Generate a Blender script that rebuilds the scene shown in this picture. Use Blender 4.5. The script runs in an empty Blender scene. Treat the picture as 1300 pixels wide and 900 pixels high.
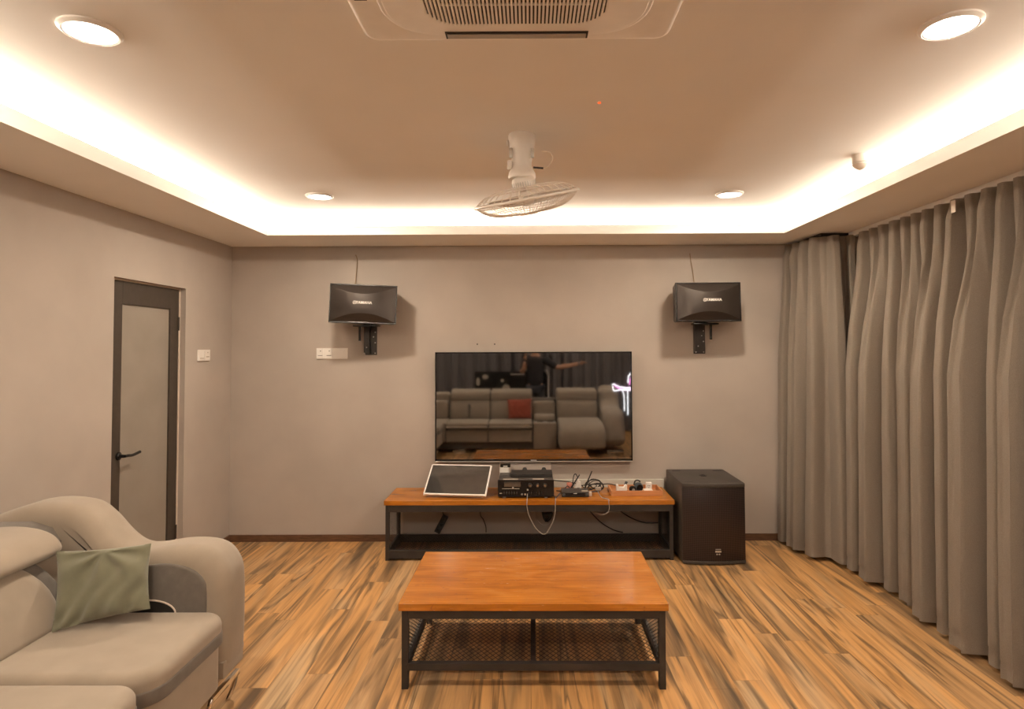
import bpy, bmesh, math, random
from mathutils import Vector, Matrix, Euler, noise
random.seed(7)
S = bpy.context.scene
C = S.collection
PI = math.pi

# ------------------------------------------------------------------ camera
cam_d = bpy.data.cameras.new('camera'); cam = bpy.data.objects.new('camera', cam_d); C.objects.link(cam)
S.camera = cam
FPX, PITCH, YAW, ROLL, SX, SY, CH = 780.594, 1.8301, -0.2194, 0.2248, 19.3144, -34.0532, 1.6456
p_, y_, r_ = map(math.radians, (PITCH, YAW, ROLL))
F = Vector((math.sin(y_)*math.cos(p_), math.cos(y_)*math.cos(p_), math.sin(p_)))
R0 = Vector((math.cos(y_), -math.sin(y_), 0)); U0 = R0.cross(F)
Rt = math.cos(r_)*R0 - math.sin(r_)*U0; Up = math.cos(r_)*U0 + math.sin(r_)*R0
M = Matrix((Rt, Up, -F)).transposed().to_4x4(); M.translation = (0, 0, CH)
cam.matrix_world = M
cam_d.sensor_fit = 'HORIZONTAL'; cam_d.sensor_width = 36.0; cam_d.lens = FPX*36/1300
cam_d.shift_x = -SX/1300; cam_d.shift_y = SY/1300; cam_d.clip_start = 0.02

# ------------------------------------------------------------------ world, exposure
w = bpy.data.worlds.new('world'); S.world = w; w.use_nodes = True
w.node_tree.nodes['Background'].inputs[0].default_value = (0.5, 0.45, 0.4, 1)
w.node_tree.nodes['Background'].inputs[1].default_value = 0.05
S.view_settings.view_transform = 'Standard'; S.view_settings.look = 'None'
S.view_settings.gamma = 1; S.view_settings.use_curve_mapping = False
S.view_settings.exposure = 0.66
S.cycles.max_bounces = 10; S.cycles.diffuse_bounces = 6
S.cycles.use_denoising = True
S.cycles.sample_clamp_indirect = 4.0

# room numbers (metres); the camera stands at x=0, y=0
XL, XR, YB, YR = -2.571, 2.66, 5.289, -1.75
ZS, ZL, ZC = 2.5254, 2.598, 2.68          # soffit underside, top of its lip, ceiling
CX0, CX1, CY1, CY0 = -2.041, 1.984, 4.755, -1.2
DOWN = [(-1.42, 1.957), (1.36, 1.954), (-1.42, 4.135), (1.355, 4.13), (-1.42, -0.22), (1.36, -0.22)]
COL = (1.0, 0.85, 0.665)
P_DOWN, P_STRIP = 16.5, 34.0              # watts per downlight, watts per metre of strip

def area_light(name, loc, rot, sx, sy, power, shape='RECTANGLE', col=COL, spread=180):
    d = bpy.data.lights.new(name, 'AREA'); d.shape = shape; d.size = sx
    if shape == 'RECTANGLE': d.size_y = sy
    d.energy = power; d.color = col; d.spread = math.radians(spread)
    o = bpy.data.objects.new(name, d); C.objects.link(o); o.location = loc; o.rotation_euler = rot
    return o
for (x, y) in DOWN:
    area_light('downlight_glow', (x, y, ZC-0.0135), (0, 0, 0), 0.15, 0.15, P_DOWN, 'DISK')
up = (PI, 0, 0)
area_light('strip_glow', (CX0-0.26, (CY0+CY1)/2, 2.578), up, 0.03, CY1-CY0, P_STRIP*(CY1-CY0))
area_light('strip_glow', (CX1+0.26, (CY0+CY1)/2, 2.578), up, 0.03, CY1-CY0, P_STRIP*(CY1-CY0))
area_light('strip_glow', ((CX0+CX1)/2, CY1+0.26, 2.578), up, CX1-CX0, 0.03, P_STRIP*(CX1-CX0))
area_light('strip_glow', ((CX0+CX1)/2, CY0-0.26, 2.578), up, CX1-CX0, 0.03, P_STRIP*(CX1-CX0))

# ------------------------------------------------------------------ materials
def srgb(r, g, b):
    f = lambda c: (c/255/12.92) if c/255 <= 0.04045 else ((c/255+0.055)/1.055)**2.4
    return (f(r), f(g), f(b), 1)
def lin(r, g, b): return (r, g, b, 1)
def mul(c, k): return (c[0]*k, c[1]*k, c[2]*k, 1)
def mat(name, col, rough=0.5, metal=0.0, var=0.08, scale=20, bump=0.0, bscale=200, spec=0.5, coat=0.0,
        alpha=1.0, emit=None, es=0.0, stretch=(1, 1, 1), sheen=0.0, trans=0.0):
    m = bpy.data.materials.new(name); m.use_nodes = True
    nt = m.node_tree; n = nt.nodes; L = nt.links; b = n['Principled BSDF']
    tc = n.new('ShaderNodeTexCoord'); mp = n.new('ShaderNodeMapping'); L.new(tc.outputs['Object'], mp.inputs[0])
    mp.inputs['Scale'].default_value = stretch
    nz = n.new('ShaderNodeTexNoise'); nz.inputs['Scale'].default_value = scale; nz.inputs['Detail'].default_value = 5
    L.new(mp.outputs[0], nz.inputs['Vector'])
    cr = n.new('ShaderNodeValToRGB'); L.new(nz.outputs[0], cr.inputs[0])
    cr.color_ramp.elements[0].position = 0.3; cr.color_ramp.elements[1].position = 0.7
    cr.color_ramp.elements[0].color = mul(col, 1-var); cr.color_ramp.elements[1].color = mul(col, 1+var)
    L.new(cr.outputs[0], b.inputs['Base Color'])
    b.inputs['Roughness'].default_value = rough; b.inputs['Metallic'].default_value = metal
    b.inputs['Specular IOR Level'].default_value = spec; b.inputs['Coat Weight'].default_value = coat
    b.inputs['Alpha'].default_value = alpha; b.inputs['Transmission Weight'].default_value = trans
    if sheen: b.inputs['Sheen Weight'].default_value = sheen; b.inputs['Sheen Roughness'].default_value = 0.6
    if emit: b.inputs['Emission Color'].default_value = emit; b.inputs['Emission Strength'].default_value = es
    if bump:
        n2 = n.new('ShaderNodeTexNoise'); n2.inputs['Scale'].default_value = bscale; n2.inputs['Detail'].default_value = 4
        L.new(mp.outputs[0], n2.inputs['Vector'])
        bp = n.new('ShaderNodeBump'); bp.inputs['Strength'].default_value = bump; bp.inputs['Distance'].default_value = 0.003
        L.new(n2.outputs[0], bp.inputs['Height']); L.new(bp.outputs[0], b.inputs['Normal'])
    return m

WALL = mat('wall_plaster', lin(.415, .360, .315), .85, var=.06, scale=2.2, bump=.15, bscale=60)
SOFFIT = mat('ceiling_paint', lin(.88, .855, .83), .9, var=.02, scale=2, bump=.04, bscale=120)
WHITE = mat('white_plastic', lin(.78, .74, .70), .4, var=.02)
ACW = mat('air_conditioner_plastic', lin(.93, .90, .87), .35, var=.02)
WHITE_T = mat('fan_white_plastic', lin(.80, .74, .68), .35, var=.02)
BLADE = mat('fan_blade_plastic', lin(.80, .76, .72), .3, var=.02, trans=.55)
BLACKP = mat('black_plastic', lin(.018, .016, .015), .45, var=.1)
BLACKG = mat('black_gloss', lin(.012, .011, .011), .18, var=.1)
RUBBER = mat('cable_rubber', lin(.02, .017, .015), .6, var=.1)
GREYCAB = mat('grey_cable', lin(.35, .31, .27), .5, var=.1)
WIRE = mat('bare_wire', lin(.22, .14, .07), .5, var=.1)
STEEL = mat('dark_powder_coated_steel', lin(.040, .034, .031), .42, metal=.3, var=.18, scale=12, bump=.05)
CHROME = mat('chrome', lin(.8, .78, .75), .12, metal=1, var=.02)
SILVER = mat('silver_plastic', lin(.55, .53, .5), .3, metal=.6, var=.03)
FAB = mat('beige_velvet_fabric', lin(.30, .243, .188), .95, var=.06, scale=9, bump=.25, bscale=420, spec=.15, sheen=.25)
FABG = mat('grey_velvet_fabric', lin(.135, .115, .098), .95, var=.1, scale=30, bump=.25, bscale=420, spec=.15, sheen=.2)
OLIVE = mat('olive_cushion_cloth', lin(.155, .150, .098), .85, var=.1, scale=14, bump=.2, bscale=300, spec=.2, sheen=.3)
RED = mat('red_cushion_cloth', lin(.33, .07, .04), .9, var=.25, scale=60, bump=.2, bscale=300)
DOORF = mat('dark_aluminium', lin(.058, .045, .035), .45, metal=.2, var=.1, scale=30)
FROST = mat('frosted_panel', lin(.27, .235, .20), .5, var=.06, scale=5, bump=.05, bscale=300)
JAMB = mat('pale_gasket', lin(.60, .50, .42), .6, var=.04)
BASEB = mat('skirting_wood', lin(.110, .052, .026), .5, var=.3, scale=14, stretch=(1, 1, 6))
PAPER = mat('white_paper', lin(.80, .72, .65), .85, var=.05)
TRUNK = mat('cable_trunking_plastic', lin(.50, .48, .43), .5, var=.03)
SKIN = mat('skin', lin(.50, .27, .17), .55, var=.05)
SHIRT = mat('dark_shirt_cloth', lin(.03, .027, .03), .9, var=.2, scale=10)
JEANS = mat('dark_trouser_cloth', lin(.035, .035, .045), .9, var=.2, scale=10)
HAIR = mat('black_hair', lin(.012, .01, .009), .6, var=.3, scale=80)
GLOW = mat('lamp_diffuser', lin(.9, .9, .9), .5, emit=(1, .95, .88, 1), es=6)
STRIPM = mat('led_tape', lin(.9, .9, .9), .5, emit=(1, .93, .82, 1), es=8)
NEONW = mat('neon_white_tube', lin(.9, .9, .9), .4, emit=(.9, .95, 1, 1), es=3.5)
NEONP = mat('neon_pink_tube', lin(.9, .5, .8), .4, emit=(1, .25, .8, 1), es=3)
REDLED = mat('red_indicator', lin(.9, .1, .03), .4, emit=(1, .10, .02, 1), es=1.0)
LABEL = mat('pale_sticker', lin(.42, .36, .29), .6, var=.03)
LETTER = mat('silver_lettering', lin(.75, .7, .65), .35, var=.02)
BLUEG = mat('blue_grey_plastic', lin(.060, .070, .080), .35, var=.15)
REDP = mat('faded_red_plastic', lin(.48, .17, .12), .5, var=.1)
MESHM = mat('black_expanded_metal', lin(.050, .040, .034), .38, metal=.6, var=.15)

def floor_mat():
    m = bpy.data.materials.new('tiger_wood_planks'); m.use_nodes = True
    nt = m.node_tree; n = nt.nodes; L = nt.links; b = n['Principled BSDF']
    def mth(op, a=None, c=None, **k):
        x = n.new('ShaderNodeMath'); x.operation = op
        for i, v in enumerate((a, c)):
            if v is None: continue
            if isinstance(v, (int, float)): x.inputs[i].default_value = v
            else: L.new(v, x.inputs[i])
        return x.outputs[0]
    tc = n.new('ShaderNodeTexCoord'); sp = n.new('ShaderNodeSeparateXYZ'); L.new(tc.outputs['Object'], sp.inputs[0])
    X, Y = sp.outputs[0], sp.outputs[1]
    xr = mth('DIVIDE', X, 0.142); row = mth('FLOOR', xr); fx = mth('FRACT', xr)
    wn = n.new('ShaderNodeTexWhiteNoise'); wn.noise_dimensions = '1D'; L.new(row, wn.inputs['W'])
    yy = mth('DIVIDE', mth('ADD', Y, mth('MULTIPLY', wn.outputs[0], 7.3)), 1.22); col = mth('FLOOR', yy); fy = mth('FRACT', yy)
    cb = n.new('ShaderNodeCombineXYZ'); L.new(row, cb.inputs[0]); L.new(col, cb.inputs[1])
    w2 = n.new('ShaderNodeTexWhiteNoise'); w2.noise_dimensions = '2D'; L.new(cb.outputs[0], w2.inputs['Vector'])
    rnd = w2.outputs[0]
    def grain(sx, sy, k, scale, detail, dist, rough=.55):
        v = n.new('ShaderNodeCombineXYZ')
        L.new(mth('ADD', mth('MULTIPLY', X, sx), mth('MULTIPLY', rnd, k)), v.inputs[0]); L.new(mth('MULTIPLY', Y, sy), v.inputs[1])
        L.new(mth('MULTIPLY', rnd, 31.7), v.inputs[2])
        t = n.new('ShaderNodeTexNoise'); t.inputs['Scale'].default_value = scale; t.inputs['Detail'].default_value = detail
        t.inputs['Distortion'].default_value = dist; t.inputs['Roughness'].default_value = rough
        L.new(v.outputs[0], t.inputs['Vector']); return t.outputs[0]
    g1 = grain(6.0, .42, 40, 1.0, 4, 1.0)          # broad tiger streaks
    g2 = grain(42, 1.5, 90, 1.0, 4, .6)           # fine grain
    g3 = grain(6, .8, 17, 1.0, 2, .4)             # warm / grey drift
    def ramp(src, stops):
        r = n.new('ShaderNodeValToRGB'); e = r.color_ramp.elements
        while len(e) < len(stops): e.new(0.5)
        for k, (p, c) in enumerate(stops): e[k].position = p; e[k].color = c
        L.new(src, r.inputs[0]); return r.outputs[0]
    def mix(t, f, a, c):
        x = n.new('ShaderNodeMix'); x.data_type = 'RGBA'; x.blend_type = t
        if isinstance(f, (int, float)): x.inputs[0].default_value = f
        else: L.new(f, x.inputs[0])
        L.new(a, x.inputs[6])
        if isinstance(c, tuple): x.inputs[7].default_value = c
        else: L.new(c, x.inputs[7])
        return x.outputs[2]
    warm = ramp(g3, [(.28, lin(.40, .26, .135)), (.42, lin(.55, .29, .105)), (.55, lin(.62, .34, .135)), (.72, lin(.50, .34, .19))])
    greyc = ramp(g3, [(.3, lin(.30, .19, .095)), (.7, lin(.50, .31, .16))])
    base = mix('MIX', ramp(rnd, [(.45, lin(0, 0, 0)), (.85, lin(.55, .55, .55))]), warm, greyc)
    streak = ramp(g1, [(.30, lin(.95, .95, .95)), (.40, lin(.50, .50, .50)), (.455, lin(.05, .05, .05)), (.53, lin(0, 0, 0)), (.588, lin(.80, .80, .80)), (.63, lin(.25, .25, .25)), (.68, lin(.05, .05, .05))])
    c1 = mix('MIX', streak, base, lin(.085, .055, .032))
    fine = ramp(g2, [(.35, lin(.80, .78, .76)), (.5, lin(1, 1, 1)), (.66, lin(1.12, 1.10, 1.06))])
    c2 = mix('MULTIPLY', 1.0, c1, fine)
    ex = mth('MINIMUM', fx, mth('SUBTRACT', 1.0, fx)); ey = mth('MINIMUM', fy, mth('SUBTRACT', 1.0, fy))
    seam = mth('MAXIMUM', mth('LESS_THAN', ex, .010), mth('LESS_THAN', ey, .0014))
    c3 = mix('MULTIPLY', mth('MULTIPLY', seam, .35), c2, lin(.25, .2, .16))
    L.new(c3, b.inputs['Base Color'])
    b.inputs['Roughness'].default_value = .42; b.inputs['Specular IOR Level'].default_value = .45
    bp = n.new('ShaderNodeBump'); bp.inputs['Strength'].default_value = .12; bp.inputs['Distance'].default_value = .002
    L.new(g2, bp.inputs['Height']); L.new(bp.outputs[0], b.inputs['Normal'])
    return m
FLOOR = floor_mat()

def table_wood(name, worn):
    m = bpy.data.materials.new(name); m.use_nodes = True
    nt = m.node_tree; n = nt.nodes; L = nt.links; b = n['Principled BSDF']
    tc = n.new('ShaderNodeTexCoord')
    def nz(sc, scale, det, dist):
        mp = n.new('ShaderNodeMapping'); mp.inputs['Scale'].default_value = sc; L.new(tc.outputs['Object'], mp.inputs[0])
        t = n.new('ShaderNodeTexNoise'); t.inputs['Scale'].default_value = scale; t.inputs['Detail'].default_value = det
        t.inputs['Distortion'].default_value = dist; L.new(mp.outputs[0], t.inputs['Vector']); return t.outputs[0]
    def ramp(src, stops):
        r = n.new('ShaderNodeValToRGB'); e = r.color_ramp.elements
        while len(e) < len(stops): e.new(0.5)
        for k, (p, c) in enumerate(stops): e[k].position = p; e[k].color = c
        L.new(src, r.inputs[0]); return r.outputs[0]
    def mix(t, f, a, c):
        x = n.new('ShaderNodeMix'); x.data_type = 'RGBA'; x.blend_type = t
        if isinstance(f, (int, float)): x.inputs[0].default_value = f
        else: L.new(f, x.inputs[0])
        L.new(a, x.inputs[6])
        if isinstance(c, tuple): x.inputs[7].default_value = c
        else: L.new(c, x.inputs[7])
        return x.outputs[2]
    base = ramp(nz((1.2, 3.5, 3.5), 2.2, 4, .8), [(.3, lin(.33, .108, .009)), (.5, lin(.44, .150, .012)), (.72, lin(.50, .195, .028))])
    fine = ramp(nz((2, 45, 45), 2.5, 4, .5), [(.35, lin(.80, .78, .76)), (.65, lin(1.08, 1.06, 1.04))])
    c = mix('MULTIPLY', 1.0, base, fine)
    if worn:
        # pale scratches and chips gathered near the front right of the top
        sc = ramp(nz((3, 26, 26), 3.0, 6, 2.2), [(.695, lin(0, 0, 0)), (.72, lin(.75, .75, .75))])
        c = mix('MIX', sc, c, lin(.60, .36, .18))
        dk = ramp(nz((5, 9, 9), 5.0, 3, .8), [(.28, lin(.55, .55, .55)), (.36, lin(0, 0, 0))])
        c = mix('MIX', dk, c, lin(.22, .07, .02))
    L.new(c, b.inputs['Base Color'])
    b.inputs['Roughness'].default_value = .21; b.inputs['Specular IOR Level'].default_value = .6
    bp = n.new('ShaderNodeBump'); bp.inputs['Strength'].default_value = .06; bp.inputs['Distance'].default_value = .004
    L.new(nz((3, 8, 8), 6, 3, .2), bp.inputs['Height']); L.new(bp.outputs[0], b.inputs['Normal'])
    return m
TOPW = table_wood('worn_varnished_wood', True)
STANDW = table_wood('varnished_wood', False)
TRAYW = mat('tray_wood', lin(.50, .215, .085), .5, var=.15, scale=6, stretch=(1, 8, 8))

def curtain_mat(name, col):
    m = mat(name, col, .95, var=.10, scale=260, spec=.1, sheen=.15)
    nt = m.node_tree; n = nt.nodes; L = nt.links; b = n['Principled BSDF']
    tc = n.new('ShaderNodeTexCoord')
    outs = []
    for sc in ((1, 1, .03), (.06, .06, 1)):
        mp = n.new('ShaderNodeMapping'); mp.inputs['Scale'].default_value = sc; L.new(tc.outputs['Object'], mp.inputs[0])
        t = n.new('ShaderNodeTexNoise'); t.inputs['Scale'].default_value = 330; t.inputs['Detail'].default_value = 2
        L.new(mp.outputs[0], t.inputs['Vector']); outs.append(t.outputs[0])
    ad = n.new('ShaderNodeMath'); ad.operation = 'ADD'; L.new(outs[0], ad.inputs[0]); L.new(outs[1], ad.inputs[1])
    bp = n.new('ShaderNodeBump'); bp.inputs['Strength'].default_value = .35; bp.inputs['Distance'].default_value = .002
    L.new(ad.outputs[0], bp.inputs['Height']); L.new(bp.outputs[0], b.inputs['Normal'])
    return m
CURT = curtain_mat('taupe_woven_curtain', lin(.42, .358, .295))
CURTD = curtain_mat('dark_curtain', lin(.30, .27, .27))

def grille_mat(name, base, hole, scale):
    m = bpy.data.materials.new(name); m.use_nodes = True
    nt = m.node_tree; n = nt.nodes; L = nt.links; b = n['Principled BSDF']
    tc = n.new('ShaderNodeTexCoord'); mp = n.new('ShaderNodeMapping'); L.new(tc.outputs['Object'], mp.inputs[0])
    mp.inputs['Rotation'].default_value = (PI/2, 0, 0)
    v = n.new('ShaderNodeTexVoronoi'); v.voronoi_dimensions = '2D'; v.inputs['Scale'].default_value = scale; v.inputs['Randomness'].default_value = 0.0
    L.new(mp.outputs[0], v.inputs['Vector'])
    r = n.new('ShaderNodeValToRGB'); L.new(v.outputs['Distance'], r.inputs[0])
    r.color_ramp.elements[0].position = .30; r.color_ramp.elements[0].color = hole
    r.color_ramp.elements[1].position = .42; r.color_ramp.elements[1].color = base
    L.new(r.outputs[0], b.inputs['Base Color']); b.inputs['Roughness'].default_value = .30; b.inputs['Metallic'].default_value = .45
    bp = n.new('ShaderNodeBump'); bp.inputs['Strength'].default_value = .3; bp.inputs['Distance'].default_value = .001
    L.new(v.outputs['Distance'], bp.inputs['Height']); L.new(bp.outputs[0], b.inputs['Normal'])
    return m
GRILLE = grille_mat('perforated_speaker_grille', lin(.062, .048, .040), lin(.010, .008, .007), 200)
SUBGR = grille_mat('subwoofer_grille', lin(.060, .042, .038), lin(.008, .006, .006), 110)
SUBBODY = mat('textured_black_paint', lin(.045, .036, .030), .5, var=.15, scale=60, bump=.2, bscale=300)

def screen_mat():
    m = bpy.data.materials.new('glossy_dark_screen'); m.use_nodes = True
    nt = m.node_tree; n = nt.nodes; L = nt.links; b = n['Principled BSDF']
    tc = n.new('ShaderNodeTexCoord'); t = n.new('ShaderNodeTexNoise'); t.inputs['Scale'].default_value = 3
    L.new(tc.outputs['Object'], t.inputs['Vector'])
    r = n.new('ShaderNodeValToRGB'); r.color_ramp.elements[0].color = lin(.31, .305, .305); r.color_ramp.elements[1].color = lin(.33, .325, .32)
    L.new(t.outputs[0], r.inputs[0]); L.new(r.outputs[0], b.inputs['Base Color'])
    b.inputs['Metallic'].default_value = 1.0; b.inputs['Roughness'].default_value = .035
    return m
SCREEN = screen_mat()
SCREEN2 = mat('monitor_glass', lin(.22, .21, .20), .08, metal=.8, var=.05)

# ------------------------------------------------------------------ mesh helpers
def BM(): return bmesh.new()
def box(bm, x0, x1, y0, y1, z0, z1, bev=0, M=None, seg=2):
    vs = [bm.verts.new((x, y, z)) for x in (x0, x1) for y in (y0, y1) for z in (z0, z1)]
    f = [(0, 1, 3, 2), (4, 6, 7, 5), (0, 4, 5, 1), (2, 3, 7, 6), (0, 2, 6, 4), (1, 5, 7, 3)]
    fs = [bm.faces.new([vs[i] for i in q]) for q in f]
    geo = vs
    if bev:
        es = list({e for q in fs for e in q.edges})
        r = bmesh.ops.bevel(bm, geom=es, offset=bev, segments=seg, affect='EDGES', profile=.5)
        geo = list({v for q in r['faces'] for v in q.verts} | {v for v in vs if v.is_valid})
    if M is not None:
        for v in geo: v.co = M @ v.co
    return geo
def tube(bm, pts, r, n=8, closed=False, cap=True, taper=None):
    pts = [Vector(p) for p in pts]; rings = []
    N = len(pts); ref = None
    for i, p in enumerate(pts):
        a = pts[(i-1) % N] if (closed or i) else p; c = pts[(i+1) % N] if (closed or i < N-1) else p
        t = (c-a).normalized()
        if ref is None: ref = Vector((0, 0, 1)) if abs(t.z) < .9 else Vector((1, 0, 0))
        u = (ref - t*ref.dot(t))
        if u.length < 1e-5: u = t.orthogonal()
        u.normalize(); v = t.cross(u); ref = u
        rr = r if taper is None else r*taper[i]
        rings.append([bm.verts.new(p + (u*math.cos(2*PI*k/n)+v*math.sin(2*PI*k/n))*rr) for k in range(n)])
    for i in range(N if closed else N-1):
        A, B = rings[i], rings[(i+1) % N]
        for k in range(n):
            bm.faces.new((A[k], A[(k+1) % n], B[(k+1) % n], B[k]))
    if cap and not closed:
        bm.faces.new(rings[0][::-1]); bm.faces.new(rings[-1])
def lathe(bm, prof, M=None, n=32, caps=True):
    M = M or Matrix(); rings = []
    for r, z in prof:
        rings.append([bm.verts.new(M @ Vector((r*math.cos(2*PI*k/n), r*math.sin(2*PI*k/n), z))) for k in range(n)])
    for A, B in zip(rings, rings[1:]):
        for k in range(n): bm.faces.new((A[k], A[(k+1) % n], B[(k+1) % n], B[k]))
    if caps:
        if prof[0][0] > 1e-6: bm.faces.new(rings[0][::-1])
        if prof[-1][0] > 1e-6: bm.faces.new(rings[-1])
def spline(pts, k=6, closed=False):
    P = [Vector(p) for p in pts]; N = len(P); out = []
    for i in range(N if closed else N-1):
        if closed: a, b, c, d = P[(i-1) % N], P[i], P[(i+1) % N], P[(i+2) % N]
        else: a, b, c, d = P[max(i-1, 0)], P[i], P[i+1], P[min(i+2, N-1)]
        for j in range(k):
            t = j/k
            out.append(.5*((2*b)+(c-a)*t+(2*a-5*b+4*c-d)*t*t+(3*b-a-3*c+d)*t*t*t))
    if not closed: out.append(P[-1])
    return out
def rrect(x0, x1, y0, y1, r, n=6, rs=None):
    rs = rs or (r, r, r, r); out = []
    for (cx, cy, a0, rr) in ((x1, y0, -PI/2, rs[0]), (x1, y1, 0, rs[1]), (x0, y1, PI/2, rs[2]), (x0, y0, PI, rs[3])):
        sx = -1 if cx == x1 else 1; sy = 1 if cy == y0 else -1
        for k in range(n+1):
            a = a0+PI/2*k/n
            out.append((cx+sx*rr+rr*math.cos(a), cy+sy*rr+rr*math.sin(a)))
    return out
def puff(bm, prof, t0, t1, r0, r1=None, axis='y', n=5, bulge=None, M=None):
    """closed 2D profile swept along an axis, with rounded ends"""
    r1 = r0 if r1 is None else r1
    P = [Vector((a[0], a[1])) for a in prof]; N = len(P)
    ar = sum(P[i].x*P[(i+1) % N].y-P[(i+1) % N].x*P[i].y for i in range(N))
    if ar < 0: P.reverse()
    nr = []
    for i in range(N):
        e1 = (P[i]-P[i-1]); e2 = (P[(i+1) % N]-P[i])
        a = Vector((e1.y, -e1.x)); b = Vector((e2.y, -e2.x))
        if a.length > 0: a.normalize()
        if b.length > 0: b.normalize()
        q = a+b; nr.append(q.normalized() if q.length > 1e-6 else a)
    st = []
    for k in range(n+1):
        a = PI/2*k/n
        if r0 > 0: st.append((t0+r0*(1-math.sin(a)), r0*(1-math.cos(a))))
    st.reverse()
    st = [(t0+r0*(1-math.cos(PI/2*k/n)), r0*(1-math.sin(PI/2*k/n))) for k in range(n+1)] if r0 > 0 else [(t0, 0)]
    mid = 6 if bulge else 0
    a_, b_ = t0+r0, t1-r1
    st += [(a_+(b_-a_)*k/mid, 0) for k in range(1, mid)]
    st += [(t1-r1*(1-math.cos(PI/2*k/n)), r1*(1-math.sin(PI/2*k/n))) for k in range(n, -1, -1)] if r1 > 0 else [(t1, 0)]
    rings = []
    for (t, ins) in st:
        ring = []
        bl = bulge(t) if bulge else 0
        for p, q in zip(P, nr):
            a = p - q*ins + q*bl
            co = {'y': (a.x, t, a.y), 'x': (t, a.x, a.y), 'z': (a.x, a.y, t)}[axis]
            co = Vector(co)
            ring.append(bm.verts.new(M @ co if M is not None else co))
        rings.append(ring)
    for e_ in (0, -1):
        if (r0, r1)[e_] > .01:
            cc = sum((v.co for v in rings[e_]), Vector())/N
            rg = [bm.verts.new(cc+(v.co-cc)*.93) for v in rings[e_]]
            if e_ == 0: rings.insert(0, rg)
            else: rings.append(rg)
    for A, B in zip(rings, rings[1:]):
        for k in range(N): bm.faces.new((A[k], A[(k+1) % N], B[(k+1) % N], B[k]))
    bm.faces.new(rings[0]); bm.faces.new(rings[-1])

def link(name, bm, m, parent=None, smooth=False, angle=35, xform=None):
    if xform is not None: bm.transform(xform)
    bmesh.ops.recalc_face_normals(bm, faces=bm.faces[:])
    me = bpy.data.meshes.new(name); bm.to_mesh(me); bm.free()
    o = bpy.data.objects.new(name, me); C.objects.link(o)
    me.materials.append(m)
    if smooth:
        for p in me.polygons: p.use_smooth = True
        me.set_sharp_from_angle(angle=math.radians(angle))
    if parent is not None:
        o.parent = parent
        if 'base_inv' in TH.get(parent.name, {}): o.matrix_parent_inverse = TH[parent.name]['base_inv']
        else: o.matrix_parent_inverse = TH.get(parent.name, {}).get('inv', Matrix())
    return o
TH = {}
def tag(o, label, cat, group=None):
    o['label'] = label; o['category'] = cat
    if group: o['group'] = group
    return o
def thing(name, label, cat, loc=(0, 0, 0), group=None):
    """an Empty at the thing's base; its parts are modelled in world coordinates"""
    o = bpy.data.objects.new(name, None); C.objects.link(o); o.location = loc; o.empty_display_size = .1
    tag(o, label, cat, group)
    TH[o.name] = {'inv': Matrix.Translation(Vector(loc)).inverted()}
    return o
def sub(parent_obj, name, bm, m, smooth=False, angle=35, root=None):
    """a sub-part: modelled in the same coordinates as its part"""
    o = link(name, bm, m, None, smooth, angle); o.parent = parent_obj
    return o
def struct(name, bm, m, **k):
    o = link(name, bm, m, **k); o['kind'] = 'structure'; return o
def dup(root, loc=None, label=None, rotz=None):
    r = root.copy(); C.objects.link(r)
    if loc is not None: r.location = loc
    if rotz is not None: r.rotation_euler = (0, 0, rotz)
    if label: r['label'] = label
    for ch in list(root.children):
        c = ch.copy(); C.objects.link(c); c.parent = r; c.matrix_parent_inverse = ch.matrix_parent_inverse.copy()
        for g in list(ch.children):
            d = g.copy(); C.objects.link(d); d.parent = c
    return r
def text_mesh(name, body, size, m, M, parent=None, extrude=.0008):
    cu = bpy.data.curves.new(name, 'FONT'); cu.body = body; cu.size = size; cu.extrude = extrude
    cu.align_x = 'CENTER'; cu.align_y = 'CENTER'; cu.offset = size*.018
    t = bpy.data.objects.new('t', cu); C.objects.link(t)
    dg = bpy.context.evaluated_depsgraph_get()
    me = bpy.data.meshes.new_from_object(t.evaluated_get(dg)); bpy.data.objects.remove(t)
    me.transform(M); me.materials.clear(); me.materials.append(m); me.name = name
    return me

# ------------------------------------------------------------------ room shell
bm = BM(); box(bm, XL-.1, XR+.1, YR-.1, YB+.1, -.06, 0); struct('floor', bm, FLOOR)
bm = BM(); box(bm, XL-.1, XR+.1, YB, YB+.1, 0, 2.8)
struct('wall_front', bm, WALL)
# left wall with the door opening
DY0, DY1, DZ = 3.788, 4.582, 2.094
bm = BM()
box(bm, XL-.16, XL, YR-.1, DY0, 0, 2.8); box(bm, XL-.16, XL, DY1, YB, 0, 2.8); box(bm, XL-.16, XL, DY0, DY1, DZ, 2.8)
struct('wall_left', bm, WALL)
bm = BM(); box(bm, XR, XR+.1, YR-.1, YB, 0, 2.8); struct('wall_right', bm, WALL)
bm = BM(); box(bm, XL, XR, YR-.1, YR, 0, 2.8); struct('wall_back', bm, WALL)
bm = BM(); box(bm, 2.36, XR, 4.86, YB, 0, ZS); struct('wall_corner', bm, WALL)
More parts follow.
